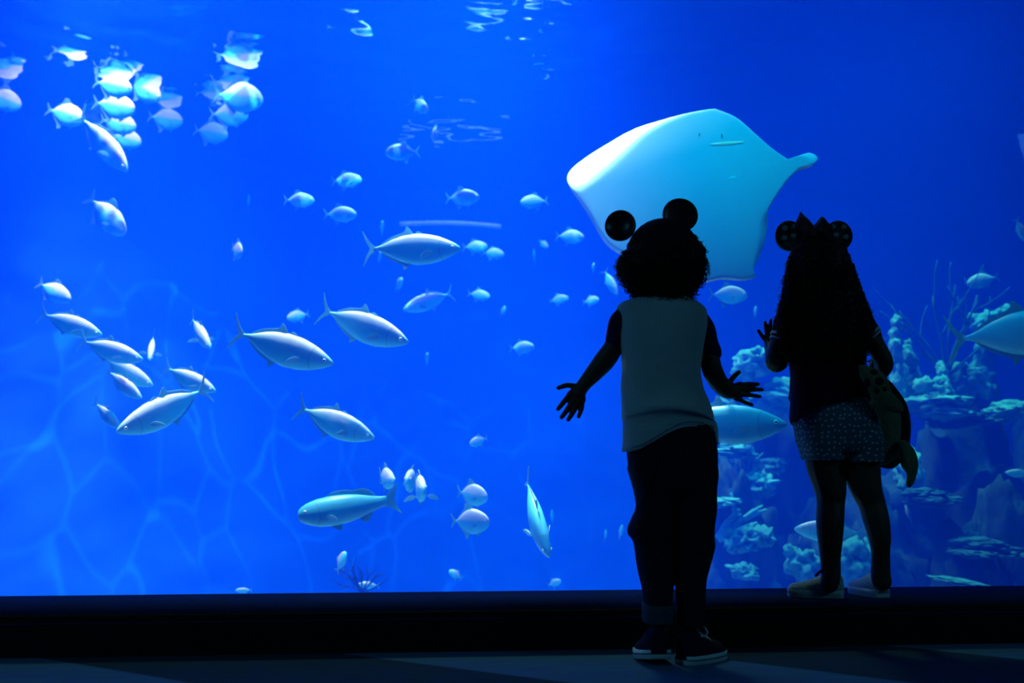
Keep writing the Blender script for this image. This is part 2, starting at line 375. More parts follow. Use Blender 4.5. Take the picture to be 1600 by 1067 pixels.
nt = m_fin.node_tree; pb = [n for n in nt.nodes if n.type == 'BSDF_PRINCIPLED'][0]; out = [n for n in nt.nodes if n.type == 'OUTPUT_MATERIAL'][0]
tl = N(nt, 'ShaderNodeBsdfTranslucent'); tl.inputs[0].default_value = (.20, .46, .60, 1)
ms = N(nt, 'ShaderNodeMixShader'); ms.inputs[0].default_value = .55; L(nt, pb.outputs[0], ms.inputs[1]); L(nt, tl.outputs[0], ms.inputs[2]); L(nt, ms.outputs[0], out.inputs[0])
m_eye = mat('fish_eye_ring', (.75, .78, .75), .2, .6)
m_pupil = mat('fish_pupil', (.01, .01, .015), .1, .6)

FISH_MESH = {}
def fish(kind, cx, cy, ang, lpx, d, theta, roll, bend, label, name=None, group=None):
    """centre pixel, heading in the picture (0 right, 90 up), full length in pixels, distance, degrees turned
    towards the camera, degrees the back leans to the camera, sideways bend of the tail"""
    key = (kind, round(bend, 2))
    if key not in FISH_MESH: FISH_MESH[key] = fish_mesh(*key)
    o = D.objects.new(name or {'round': 'pompano_fish', 'open': 'jack_fish', 'open_deep': 'pompano_fish', 'jack': 'jack_fish', 'deep': 'pompano_fish', 'drum': 'drum_fish', 'tuna': 'tuna_fish'}[kind], FISH_MESH[key]); COL.objects.link(o)
    c = at(cx, cy, d); s = lpx * mpp(c)
    a, t = R(ang), R(theta)
    sight = (c - CAM).normalized()
    right = sight.cross(ZUP).normalized(); up = right.cross(sight)
    X = (right * math.cos(a) + up * math.sin(a)) * math.cos(t) - sight * math.sin(t)
    Z = (ZUP - X * ZUP.dot(X))
    if Z.length < .3: Z = (-sight - X * (-sight).dot(X))
    Z.normalize(); Y = Z.cross(X)
    # lean the back towards the camera
    side = 1 if Y.dot(-sight) < 0 else -1
    rr = R(roll * .8) * side
    q = Matrix.Rotation(rr, 3, X)
    Z = q @ Z; Y = Z.cross(X)
    M = Matrix((X, Y, Z)).transposed().to_4x4(); M.translation = c
    o.matrix_world = M @ Matrix.Scale(s, 4)
    tag(o, label, 'fish', group)
    return o
SCHOOL, JACKS, FAR = 'pale school below the surface', 'silver jacks in the open water', 'small fish far back in the water'
# school at the upper left
fish('round', 372, 152, -3, 76, 9.0, 10, 8, .02, 'largest and whitest deep-bodied fish of the school near the surface, at its right end', group=SCHOOL)
fish('round', 357, 179, 4, 60, 9.6, 10, 6, 0, 'pale fish half hidden below the whitest fish of the upper school', group=SCHOOL)
fish('round', 258, 186, -4, 53, 9.9, 10, 8, 0, 'round pale fish swimming alone between the packed school and the whitest fish', group=SCHOOL)
fish('round', 329, 207, -6, 53, 10.0, 12, 8, .04, 'lowest round pale fish on the right side of the upper school', group=SCHOOL)
fish('round', 226, 141, -26, 54, 9.3, 14, 8, 0, 'white deep-bodied fish tilted nose-down on the right edge of the packed school', group=SCHOOL)
fish('round', 176, 134, -6, 58, 9.1, 10, 8, .03, 'topmost white fish of the packed column in the upper school', group=SCHOOL)
fish('round', 199, 151, -15, 48, 9.9, 10, 8, 0, 'dimmer fish peeping out behind the topmost white fish of the packed column', group=SCHOOL)
fish('round', 178, 166, -4, 64, 9.3, 12, 8, 0, 'broad white fish in the middle of the packed column of the upper school', group=SCHOOL)
fish('round', 184, 193, -7, 55, 9.5, 10, 8, .03, 'white fish just below the broad one in the packed column', group=SCHOOL)
fish('round', 196, 217, -10, 48, 9.7, 10, 8, 0, 'lowest fish of the packed column, beside the diving jack', group=SCHOOL)
fish('round', 102, 179, -10, 58, 9.2, 10, 8, .02, 'white fish left of the packed column, above the tail of the diving jack', group=SCHOOL)
fish('round', 48, 167, -14, 54, 10.6, 10, 4, 0, 'dim blue round fish second from the left in the upper school', group=SCHOOL)
fish('round', 4, 155, -16, 56, 9.2, 10, 8, 0, 'white fish cut off by the left edge of the picture in the upper school', group=SCHOOL)
fish('round', 130, 163, -10, 44, 10.8, 10, 4, 0, 'faint blue fish behind the school, left of the packed column', group=SCHOOL)
fish('round', 138, 187, -12, 38, 10.1, 20, 8, 0, 'small pale fish squeezed between the packed column and the white fish left of it', group=SCHOOL)
# jacks, left half
fish('jack', 163, 223, -47, 118, 8.2, 25, 28, -.06, 'long white jack diving steeply away from under the upper school', group=JACKS)
fish('deep', 165, 336, -44, 84, 8.0, 20, 26, .05, 'deep-bodied silver fish nosing down alone under the diving jack, tail raised')
fish('jack', 110, 506, -17, 100, 5.6, 15, 22, .05, 'topmost jack of the cluster at the left edge, back arched', group=JACKS)
fish('jack', 173, 547, -15, 102, 5.5, 15, 24, .05, 'second jack down in the left cluster, back lit lavender', group=JACKS)
fish('jack', 198, 580, -28, 94, 5.7, 18, 26, .03, 'third jack down in the left cluster, crossing above the big left-facing jack', group=JACKS)
fish('jack', 193, 600, -38, 76, 5.6, 25, 24, .04, 'short jack nosing down below the third jack of the left cluster', group=JACKS)
fish('jack', 167, 648, -44, 68, 5.6, 30, 24, .03, 'lowest small jack of the left cluster, nose touching the big one', group=JACKS)
fish('jack', 258, 640, 207, 158, 4.9, 14, 26, -.06, 'big jack facing left and down at the front of the left cluster', group=JACKS)
fish('jack', 296, 592, -24, 92, 5.3, 20, 22, .03, 'jack swimming right behind the tail of the big left-facing jack', group=JACKS)
fish('open', 237, 543, -96, 68, 5.8, 55, 10, 0, 'jack coming head-on with pectoral fins spread, above the left cluster', group=JACKS)
fish('open', 312, 519, -55, 84, 5.9, 48, 14, .04, 'jack angling down toward the glass, right of the head-on one', group=JACKS)
fish('jack', 644, 388, 2, 152, 4.7, 5, 18, .02, 'long silver jack level below the pale pipe, facing right', group=JACKS)
fish('jack', 568, 509, -19, 150, 4.8, 10, 22, .04, 'silver jack nosing down, upper of the pair in the middle of the water', group=JACKS)
fish('jack', 441, 543, -16, 166, 4.7, 10, 22, .04, 'largest silver jack of the middle pair, lower and to the left', group=JACKS)
fish('jack', 523, 660, -21, 134, 4.9, 12, 16, .06, 'deep-chested jack on its own, just below the middle pair', group=JACKS)
fish('drum', 545, 793, 189, 158, 4.6, -4, 6, -.05, 'long dark-sided round-nosed fish facing left, low in the open water')
fish('tuna', 836, 806, -72, 150, 4.7, 30, 18, .05, 'jack standing nose-down alone, left of the shorter-haired child', name='jack_fish')
# small group low in the middle
fish('deep', 602, 747, -20, 70, 5.6, 68, 4, .05, 'small fish turned to the glass above the tail of the long round-nosed fish')
fish('deep', 643, 752, 170, 76, 6.0, 78, 4, 0, 'narrow fish seen end-on, hiding behind the head-on fish with spread fins')
fish('open_deep', 656, 764, -10, 88, 5.4, 82, 4, 0, 'head-on fish low in the middle with pectoral fins held out both sides')
fish('round', 737, 773, -10, 56, 5.5, 28, 14, .05, 'upper of two stacked stocky fish facing right, low in the middle')
fish('round', 734, 815, -2, 64, 5.2, 18, 14, .03, 'lower of two stacked stocky fish, tail fin upright, low in the middle')
fish('deep', 533, 878, 65, 40, 6.2, 35, 0, 0, 'pale fish heading up just over the window ledge, under the long round-nosed fish')
fish('deep', 712, 898, 150, 26, 7.5, 20, 0, 0, 'small dim oval fish near the ledge below the stacked stocky pair')
fish('deep', 866, 911, 20, 24, 7.5, 20, 0, 0, 'small dim fish just above the ledge, left of the shorter-haired child')
fish('jack', 575, 914, 176, 36, 6.8, 0, 10, 0, 'thin pale fish skimming the ledge below the pale upward fish')
fish('jack', 381, 922, 178, 26, 7.2, 0, 10, 0, 'tiny thin fish skimming the ledge at the lower left')
fish('jack', 863, 808, 92, 26, 8.5, 30, 0, 0, 'tiny upright dim fish right of the nose-down jack')
fish('deep', 748, 689, 200, 32, 6.8, 20, 8, 0, 'small pale fish facing left in the clear water above the stacked stocky pair')
# middle band
fish('deep', 655, 164, -38, 42, 8.0, 40, 14, .06, 'pale fish turning down high in the middle, topmost of three near the surface')
fish('deep', 679, 206, -100, 38, 8.0, 45, 14, .05, 'pale fish diving nose-down, second of three near the surface in the middle')
fish('deep', 629, 238, 184, 54, 7.8, 8, 14, .03, 'pale fish facing left, lowest of three near the surface in the middle')
fish('deep', 541, 282, 6, 48, 9.6, 10, 8, .03, 'dim fish facing right, level with the left tip of the ray')
fish('deep', 467, 313, 2, 48, 9.0, 10, 10, .02, 'pale fish facing right, leftmost of the loose row under the surface group')
fish('deep', 531, 335, 2, 52, 9.0, 10, 8, .03, 'pale fish facing right, lower middle of the loose row')
fish('deep', 722, 309, 2, 54, 8.2, 10, 12, .04, 'white-backed fish facing right, just above the pale pipe')
fish('deep', 835, 315, 184, 44, 9.8, 8, 4, 0, 'dim fish facing left, right of the white-backed one above the pipe')
fish('deep', 890, 370, -4, 46, 9.4, 8, 4, .02, 'dim fish facing right, left of the lower edge of the ray')
fish('jack', 597, 357, 88, 32, 9.0, 40, 0, 0, 'thin upright fish just above the tail of the long level jack', group=FAR)
fish('jack', 388, 315, 88, 26, 11.0, 30, 0, 0, 'faint upright sliver of a fish left of the loose row', group=FAR)
fish('round', 370, 391, -30, 42, 8.2, 66, 0, 0, 'small rounded fish head-on with a lit forehead, left of the long level jack')
fish('deep', 742, 386, 2, 40, 10.6, 5, 6, 0, 'dim fish following another, just right of the long level jack', group=FAR)
fish('deep', 770, 396, -6, 36, 10.6, 8, 6, 0, 'dim fish leading the pair right of the long level jack', group=FAR)
fish('deep', 593, 402, 75, 26, 8.8, 50, 0, 0, 'tiny pale fish under the tail of the long level jack', group=FAR)
fish('deep', 623, 445, 60, 34, 9.2, 50, 0, 0, 'dim round fish turned to the glass, below the long level jack')
fish('jack', 668, 470, 200, 84, 7.4, 15, 20, .08, 'pale-bellied fish facing left, right of the upper jack of the middle pair')
fish('deep', 748, 461, -8, 36, 10.6, 8, 0, 0, 'faint fish facing right, right of the pale-bellied left-facing fish', group=FAR)
fish('deep', 466, 494, 195, 38, 10.0, 20, 0, 0, 'dim oval fish above the largest silver jack', group=FAR)
fish('deep', 873, 468, 10, 32, 11.2, 10, 0, 0, 'very faint fish halfway between the lone dim fish and the child on the floor', group=FAR)
fish('deep', 923, 470, 10, 30, 10.4, 30, 0, 0, 'small fish with a pale face, left of the shoulder of the child on the floor', group=FAR)
fish('deep', 927, 419, 80, 24, 10.0, 55, 0, 0, 'small pale fish end-on, left of the curly hair of the child on the floor', group=FAR)
fish('jack', 954, 441, -62, 48, 8.8, 20, 4, .05, 'slim fish diving close to the curly hair of the child on the floor', group=FAR)
fish('jack', 835, 402, 92, 26, 11.5, 20, 0, 0, 'faint thin upright fish between the pale pipe and the ray', group=FAR)
fish('deep', 849, 381, -40, 20, 11.5, 20, 0, 0, 'faintest speck of a fish above the thin upright one near the ray', group=FAR)
fish('deep', 786, 486, 60, 20, 11.5, 30, 0, 0, 'tiny faint fish below the faint right-facing one', group=FAR)
fish('deep', 815, 543, 4, 40, 9.0, 12, 0, 0, 'dim oval fish alone above the left hand of the child on the floor')
fish('deep', 667, 562, 85, 28, 9.4, 45, 0, 0, 'small dim fish end-on, right of the upper jack of the middle pair', group=FAR)
fish('deep', 84, 455, -28, 58, 8.2, 20, 0, .04, 'dim blue fish nosing down above the topmost jack of the left cluster')
fish('deep', 1137, 461, -4, 60, 7.2, 10, 0, 0, 'broad faint fish just under the bottom edge of the ray')
fish('deep', 1180, 488, 80, 22, 10.0, 30, 0, 0, 'tiny faint fish right of the shoulder of the child on the floor', group=FAR)
fish('deep', 1536, 438, 190, 48, 8.6, 10, 0, 0, 'dark blue fish facing left above the coral at the far right')
fish('jack', 970, 831, 75, 26, 8.5, 25, 0, 0, 'small dim fish beside the knee of the child on the floor', group=FAR)
fish('jack', 946, 836, 82, 20, 9.5, 25, 0, 0, 'faint sliver left of the small fish by the knee of the child on the floor', group=FAR)
fish('jack', 1296, 829, 177, 106, 5.0, 4, 12, .06, 'slim jack facing left, crossing behind the legs of the long-haired child')
fish('jack', 1420, 805, 105, 36, 8.0, 10, 0, 0, 'thin faint upright fish right of the legs of the long-haired child', group=FAR)
fish('jack', 1384, 771, 110, 36, 8.0, 20, 0, 0, 'faint upright fish just right of the knee of the long-haired child', group=FAR)
fish('jack', 1592, 739, 178, 40, 6.4, 10, 10, 0, 'pale fish cut off by the right edge, low over the dark rock')
fish('jack', 1596, 360, -70, 42, 7.2, 10, 8, 0, 'thin pale fish diving at the right edge, above the coral')
# two large fish close to the glass
fish('tuna', 1130, 661, -1, 192, 4.4, 3, 0, 0, 'large grey fish facing right, half hidden behind the shirt of the child on the floor', name='tuna_fish')
fish('tuna', 1601, 518, 4, 226, 4.4, 6, 10, .02, 'large fish leaving at the right edge, only its forked tail and rear body in view', name='tuna_fish')
# ------------------------------------------------------------------ the ray gliding up the pane
m_ray = mat('ray_belly_skin', (.28, .58, .72), .5, .3, col2=(.33, .63, .77), scale=2.5, detail=6)
m_ray_back = mat('ray_back_skin', (.30, .36, .40), .6, .3, scale=4)
m_gillmark = mat('ray_dark_mark', (.10, .17, .24), .7, .2)
m_mouth_glint = mat('ray_mouth_glint', (.80, .85, .60), .3, .6)
RD = 4.5
# outline clockwise from the snout: x, y, how far in (px) the rim curls away, how steeply
RAY = [(1117, 170, 4, .6), (1150, 184, 4, .6), (1180, 210, 4, .6), (1210, 236, 4, .6), (1240, 253, 5, .6), (1254, 243, 16, 2.4), (1266, 239, 18, 2.8), (1278, 246, 16, 2.2), (1272, 256, 6, .3), (1252, 262, 4, -.3),
       (1232, 280, 4, .3), (1212, 308, 4, .3), (1200, 330, 6, .3), (1199, 352, 16, .9), (1195, 378, 14, .9), (1186, 402, 10, .8), (1179, 416, 5, .4), (1178, 426, 4, .3), (1180, 433, 4, .3), (1162, 438, 4, .3), (1130, 435, 4, .3), (1105, 440, 4, .3),
       (1070, 440, 4, .3), (1035, 428, 4, .3), (1000, 408, 4, .3), (968, 393, 4, .3), (950, 380, 4, .4), (937, 362, 4, .4), (922, 335, 5, .4), (903, 308, 12, .5), (891, 293, 26, .7),
       (886, 278, 46, .9), (893, 264, 52, .95), (915, 246, 48, .95), (950, 224, 36, .9), (990, 202, 22, .85), (1030, 189, 10, .8), (1070, 178, 5, .6), (1100, 172, 4, .6)]
NB, NR = 168, 26
ol = smooth_pts([tuple(map(float, r)) for r in RAY + RAY[:1]], NB + 1)[:-1]
ccx, ccy = 1080, 300
bm = bmesh.new()
def ray_pt(i, t, side):
    x, y, wpx, st = ol[i]
    px, py = ccx + (x - ccx) * t, ccy + (y - ccy) * t
    dist = (1 - t) * math.hypot(x - ccx, y - ccy)
    back = 0.0
    wpx = max(wpx, 3)
    if dist < wpx: back = abs(st) * wpx * (1 - dist / wpx) ** 2 * .75
    # the disc bows a little, the wings fall away from the spine
    dx = (px - 1092) / 190; dy = (py - 300) / 140
    d = RD + .10 * dx * dx + .04 * dy * dy - .09 * dy + back * RD / FPX
    thick = .075 * max(0.0, 1 - (dx * dx * .8 + dy * dy * .8)) ** .7 + .006 * (1 - t) ** .2
    if t >= 1: thick = 0
    q = at(px, py, d)
    return q + FLAT * (thick * (1.7 if side else -.3))
for side in (0, 1):
    c = bm.verts.new(ray_pt(0, 0, side)); prev = None
    for r in range(1, NR + 1):
        t = 1 - (1 - r / NR) ** 1.5
        row = [bm.verts.new(ray_pt(i, t, side)) for i in range(NB)]
        for i in range(NB):
            j = (i + 1) % NB
            f = bm.faces.new((c, row[i], row[j])) if prev is None else bm.faces.new((prev[i], row[i], row[j], prev[j]))
            f.material_index = side
        prev = row
bmesh.ops.remove_doubles(bm, verts=bm.verts[:], dist=.0004)
# nostrils and a painted pale glint at the mouth stand a hair proud of the belly
def mark(x0, y0, x1, y1, w, mi=2):
    pts = []
    for k in range(9):
        f = k / 8; pts.append((x0 + (x1 - x0) * f, y0 + (y1 - y0) * f, w * math.sin(PI * (.08 + .84 * f))))
    def pos(x, y):
        dx = (x - 1092) / 190; dy = (y - 300) / 140
        th = .075 * max(0, 1 - (dx * dx * .8 + dy * dy * .8)) ** .7 + .006
        return at(x, y, RD + .10 * dx * dx + .04 * dy * dy - .09 * dy) - FLAT * (th * .3 + .002)
    n = Vector((-(y1 - y0), x1 - x0, 0)).normalized()
    a = [bm.verts.new(pos(x + n.x * q, y + n.y * q)) for x, y, q in pts]; b = [bm.verts.new(pos(x - n.x * q, y - n.y * q)) for x, y, q in pts]
    m_ = [bm.verts.new(pos(x, y) - FLAT * .001) for x, y, q in pts]
    for k in range(8):
        for u, v in ((a, m_), (m_, b)): bm.faces.new((u[k], u[k + 1], v[k + 1], v[k])).material_index = mi
mark(1090, 215, 1093, 210, 1.1); mark(1127, 218, 1126, 211, 1.2)
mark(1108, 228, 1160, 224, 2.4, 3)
# whip tail hanging from the hind edge
tp = [(1080, 425, RD + .02), (1072, 470, RD + .06), (1060, 540, RD + .12), (1052, 610, RD + .2)]
rows = []
for k, (x, y, d) in enumerate(smooth_pts(tp, 16)):
    c = at(x, y, d); r = .014 * (1 - k / 17)
    rows.append([bm.verts.new(c + RGT * (r * math.cos(a)) + FLAT * (r * math.sin(a))) for a in [2 * PI * j / 8 for j in range(8)]])
for r0, r1 in zip(rows, rows[1:]):
    for j in range(8): bm.faces.new((r0[j], r0[(j + 1) % 8], r1[(j + 1) % 8], r1[j])).material_index = 1
bm.faces.new(rows[0]); bm.faces.new(rows[-1])
o = bm_obj('ray_fish', bm, [m_ray, m_ray_back, m_gillmark, m_mouth_glint])
tag(o, 'large pale ray gliding belly to the pane, behind the round-eared hat', 'ray')

# ------------------------------------------------------------------ reef
m_rock = mat('reef_rock', (.012, .03, .055), .95, .05, col2=(.03, .06, .09), scale=3, detail=8, bump=.8, bscale=9)
m_coral = mat('pale_coral', (.05, .27, .38), .9, .1, col2=(.12, .42, .54), scale=5, detail=6, bump=.4, bscale=30)
m_coral2 = mat('green_coral', (.025, .16, .22), .9, .1, col2=(.06, .26, .32), scale=5, detail=6, bump=.4, bscale=30)
m_crust = mat('dim_coral_crust', (.014, .07, .11), .9, .1, col2=(.025, .11, .16), scale=5, detail=6, bump=.4, bscale=30)
m_dark = mat('dark_feather_skin', (.004, .02, .05), .9, .1, scale=12)
m_whip = mat('sea_whip_skin', (.02, .10, .16), .9, .1, scale=12)
def rough_ball(bm, c, rad, amp, freq, seed, sub=4, squash=None):
    res = bmesh.ops.create_icosphere(bm, subdivisions=sub, radius=1)
    for v in res['verts']:
        n = v.co.normalized()
        k = 1 + amp * noise.fractal(n * freq + Vector((seed * 3.1, seed, 0)), .9, 2.1, 5)
        v.co = Vector((n.x * rad[0] * k, n.y * rad[1] * k, n.z * rad[2] * k)) + c
def tube(bm, pts, radii, n=8, mi=0):
    """round tube along points"""
    rows = []
    ref = Vector((.3, .9, .2))
    for i, c in enumerate(pts):
        t = (pts[min(i + 1, len(pts) - 1)] - pts[max(i - 1, 0)])
        if t.length < 1e-9: t = Vector((0, 0, 1))
        t.normalize(); u = t.cross(ref)
        if u.length < 1e-4: u = t.cross(Vector((1, 0, 0)))
        u.normalize(); w_ = t.cross(u)
        rows.append([bm.verts.new(c + (u * math.cos(a) + w_ * math.sin(a)) * radii[i]) for a in [2 * PI * j / n for j in range(n)]])
    for r0, r1 in zip(rows, rows[1:]):
        for j in range(n): bm.faces.new((r0[j], r0[(j + 1) % n], r1[(j + 1) % n], r1[j])).material_index = mi
    bm.faces.new(rows[0][::-1]).material_index = mi; bm.faces.new(rows[-1]).material_index = mi
def rooted(o):
    """origin to the foot of the thing"""
    vs = [v.co for v in o.data.vertices]
    lo = min(v.z for v in vs); c = Vector((sum(v.x for v in vs) / len(vs), sum(v.y for v in vs) / len(vs), lo))
    for v in o.data.vertices: v.co -= c
    o.location = c
    return o
def rock(px, py, d, wpx, hpx, seed, label, dep=.8, m=None, amp=.4):
    """boulder whose top stands at py, running down to the tank floor"""
    c = at(px, py, d); s = mpp(c); top = c.z; bot = TZ0 + .0
    h = (top - bot) / 2
    bm = bmesh.new(); rough_ball(bm, Vector((c.x, c.y, bot + h * .92)), (wpx * s / 2, wpx * s / 2 * dep, h * 1.08), amp, 1.7, seed, 5)
    return tag(rooted(bm_obj('reef_rock', bm, m or m_rock)), label, 'rock', 'dark rocks of the reef')
rock(1190, 680, 8.7, 220, 0, 3, 'dark reef rock behind the gap between the two children')
rock(1330, 770, 7.6, 210, 0, 5, 'dark reef rock behind the legs of the long-haired child')
rock(1480, 690, 8.7, 300, 0, 8, 'broad dark reef rock under the coral ledge at the right')
rock(1668, 670, 9.8, 230, 0, 11, 'dark reef rock at the right edge of the picture')
rock(1370, 700, 10.9, 200, 0, 14, 'dark reef rock far behind the tall coral column')
rock(1560, 790, 7.2, 190, 0, 17, 'low dark reef rock under the pale fish at the right edge')
rock(1150, 800, 7.4, 130, 0, 21, 'low dark reef rock right of the trouser legs')
def coral(px, py, d, wpx, hpx, seed, label, n=7, m=None, name='knobbly_coral'):
    """a cluster of rough knobs standing in a box of wpx by hpx around (px, py)"""
    rnd = random.Random(seed); bm = bmesh.new(); c = at(px, py, d); s = mpp(c)
    for k in range(n):
        x = rnd.uniform(-.38, .38) * wpx * s; z = rnd.uniform(-.35, .35) * hpx * s; r = rnd.uniform(.16, .30) * min(wpx, hpx) * s
        rough_ball(bm, c + RGT * x + ZUP * z + FLAT * rnd.uniform(-.1, .1), (r * rnd.uniform(.8, 1.3), r, r * rnd.uniform(.8, 1.2)), .55, 2.6, seed + k, 3)
    rough_ball(bm, c, (wpx * s * .36, .18, hpx * s * .36), .6, 2.2, seed + 50, 4)
    return tag(rooted(bm_obj(name, bm, m or m_coral)), label, 'coral')
def pillar(px, py0, py1, d, wpx, seed, label, m=None):
    rnd = random.Random(seed); bm = bmesh.new(); s = mpp(at(px, py0, d)); n = 9
    for k in range(n):
        f = k / (n - 1); r = wpx * s * (.26 + .26 * f) * rnd.uniform(.8, 1.15)
        rough_ball(bm, at(px + rnd.uniform(-.16, .16) * wpx, py0 + (py1 - py0) * f + wpx * .2, d + rnd.uniform(-.05, .05)), (r, r * .9, r * 1.5), .5, 2.4, seed + k, 3)
    return tag(rooted(bm_obj('tower_coral', bm, m or m_coral)), label, 'coral')
def shelf(px, py, d, wpx, hpx, seed, label, m=None):
    rnd = random.Random(seed); bm = bmesh.new(); c = at(px, py, d); s = mpp(c)
    for k in range(5):
        o_ = RGT * (rnd.uniform(-.3, .3) * wpx * s) + ZUP * (rnd.uniform(-.4, .4) * hpx * s) + FLAT * rnd.uniform(-.15, .1)
        rough_ball(bm, c + o_, (wpx * s * rnd.uniform(.2, .34), .22, hpx * s * rnd.uniform(.2, .34)), .42, 2.4, seed + k, 4)
    return tag(rooted(bm_obj('plate_coral', bm, m or m_coral)), label, 'coral')
def branching(px, py, d, spread, n, seed, label, th=3.0, ang=(20, 160), m=None, fork=2, name='branching_coral'):
    """branches fanning from a foot at (px, py)"""
    rnd = random.Random(seed); bm = bmesh.new(); c = at(px, py, d); s = mpp(c)
    def grow(p, a, L_, r, lev):
        pts = [p]; rr = [r]; b = a; dep = rnd.uniform(-.4, .4)
        for k in range(6):
            b += rnd.uniform(-9, 9)
            pts.append(pts[-1] + (RGT * math.cos(R(b)) + ZUP * math.sin(R(b)) + FLAT * dep * .4) * (L_ / 6)); rr.append(r * (1 - .1 * (k + 1)))
        tube(bm, pts, rr, 7)
        if lev:
            for k in range(rnd.randint(2, 3)): grow(pts[rnd.randint(2, 5)], a + rnd.uniform(-45, 45), L_ * rnd.uniform(.4, .65), r * .7, lev - 1)
    for k in range(n):
        a = ang[0] + (ang[1] - ang[0]) * (k + .5) / n + rnd.uniform(-8, 8)
        grow(c, a, spread * s * rnd.uniform(.7, 1.05), th * s, fork)
    return tag(rooted(bm_obj(name, bm, m or m_coral)), label, 'coral')
# between the children
coral(1178, 566, 8.0, 62, 56, 31, 'bright lumpy coral by the raised hand of the long-haired child', 8)
coral(1216, 616, 8.0, 90, 60, 33, 'wide pale coral mass beside the waist of the long-haired child', 9)
coral(1146, 630, 8.3, 60, 50, 35, 'pale coral just over the back of the large grey fish', 6)
shelf(1140, 704, 7.8, 80, 22, 37, 'thin pale coral shelf under the large grey fish')
branching(1160, 775, 7.7, 58, 7, 41, 'forked pale coral between the trouser legs and the bare legs', 4.5)
coral(1186, 757, 7.6, 60, 44, 43, 'bright knob of coral on the forked pale one', 6)
shelf(1128, 785, 7.3, 50, 14, 45, 'bright flat coral touching the outline of the trousers')
branching(1122, 842, 7.2, 70, 3, 47, 'slanting coral branch rising right from the dark trousers', 7, (25, 55), fork=1)
coral(1166, 842, 7.0, 70, 50, 49, 'round green coral head low beside the trousers', 7, m_coral2)
coral(1190, 838, 6.9, 34, 40, 51, 'small coral knob right of the round green coral head', 4, m_coral2)
coral(1160, 892, 6.6, 44, 26, 53, 'small pale coral knobs at the ledge right of the trousers', 5, m_coral2)
coral(1254, 882, 6.5, 50, 60, 55, 'rounded coral lump behind the sideways white shoe', 4, m_coral2)
coral(1333, 876, 6.4, 60, 92, 57, 'crusty coral mound seen between the bare legs', 8, m_coral2)
coral(1205, 727, 8.0, 40, 30, 58, 'faint coral knob left of the dotted shorts', 5, m_coral2)
# right of the long-haired child
pillar(1401, 498, 655, 8.0, 34, 61, 'tall pale coral column right of the elbow of the long-haired child')
pillar(1421, 535, 600, 8.2, 26, 63, 'short coral stub leaning on the tall coral column', m_coral2)
pillar(1472, 570, 632, 8.0, 30, 65, 'forked coral stump standing on the coral ledge')
coral(1460, 612, 7.9, 46, 48, 67, 'knobbly coral at the foot of the forked coral stump', 6)
shelf(1452, 636, 7.9, 130, 34, 69, 'long pale coral ledge right of the toy turtle')
shelf(1500, 655, 8.2, 90, 24, 71, 'dim coral shelf just below and right of the long coral ledge', m_crust)
coral(1549, 505, 8.8, 66, 54, 73, 'rounded coral crown above the forked tail of the large leaving fish', 7)
pillar(1536, 540, 640, 8.8, 46, 75, 'green coral trunk below the forked tail of the large leaving fish', m_coral2)
coral(1520, 600, 8.6, 70, 60, 77, 'dim green coral bush left of the green coral trunk', 7, m_coral2)
shelf(1582, 640, 8.2, 80, 34, 79, 'pale coral ledge cut off by the right edge of the picture')
branching(1480, 590, 8.5, 150, 9, 81, 'sea whips fanning up behind the coral stump, one taller than the rest', 2.2, (35, 140), m_whip, 1, 'sea_whip')
coral(1420, 735, 7.6, 36, 90, 85, 'pale coral strand hanging behind the flipper of the toy turtle', 7)
shelf(1500, 906, 6.0, 44, 12, 87, 'pale flat coral on the tank bottom at the ledge, far right', m_coral2)
branching(565, 925, 6.6, 48, 11, 91, 'dark feathery coral poking over the ledge, lower middle', 1.3, (15, 165), m_dark, 1, 'feather_coral')
shelf(1520, 855, 6.9, 120, 26, 93, 'dim coral crust low on the dark rock at the lower right', m_crust)
shelf(1460, 780, 7.3, 90, 26, 95, 'dim coral crust halfway down the dark rock, right of the toy turtle', m_crust)

# pipe along the rear wall
bm = bmesh.new()
tube(bm, [at(625 + 158 * k / 14, 350 - 3 * math.sin(k / 14 * PI * .9) + 5 * (k / 14) ** 2, 12.4) for k in range(15)], [.028] * 15, 8)
m_pipe = mat('pale_pipe', (.85, .75, .85), .6, .3, scale=14)
tag(bm_obj('pipe', bm, m_pipe), 'thin pale pipe along the far tank wall, above the long level jack', 'pipe')
# ------------------------------------------------------------------ the two children
m_skin_p = mat('brown_skin', (.06, .036, .024), .6, .3, col2=(.075, .044, .03), scale=6)
m_hair = mat('black_curly_hair', (.006, .005, .005), .6, .25, scale=40)
m_shirt = mat('pale_grey_jersey', (.42, .45, .46), .9, .1, col2=(.48, .50, .51), scale=220, bump=.25, bscale=420)
m_navy = mat('navy_jersey', (.012, .012, .05), .9, .1, scale=200, bump=.2, bscale=400)
m_denim = mat('dark_denim', (.008, .010, .018), .9, .1, col2=(.014, .018, .028), scale=160, bump=.3, bscale=300)
m_cuff = mat('denim_turn_up', (.045, .06, .08), .9, .1, scale=160, bump=.3, bscale=300)
m_canvas = mat('dark_canvas', (.014, .012, .03), .9, .1, scale=200, bump=.2)
m_rubber = mat('white_rubber', (.55, .58, .58), .6, .3, scale=30)
m_stripe = mat('dark_rubber_line', (.02, .02, .035), .7, .2, scale=30)
m_felt = mat('black_felt', (.010, .010, .013), .85, .15, scale=150, bump=.2)
m_vinyl = mat('black_ear_vinyl', (.010, .010, .014), .38, .4, scale=80)
m_maroon = mat('maroon_jersey', (.040, .004, .014), .9, .1, col2=(.055, .006, .02), scale=160, bump=.2)
m_band = mat('white_knit_band', (.5, .56, .6), .9, .1, scale=160)
m_glitter = mat('white_glitter_canvas', (.42, .46, .48), .5, .5, col2=(.62, .66, .68), scale=160, detail=2, bump=.5, bscale=260)
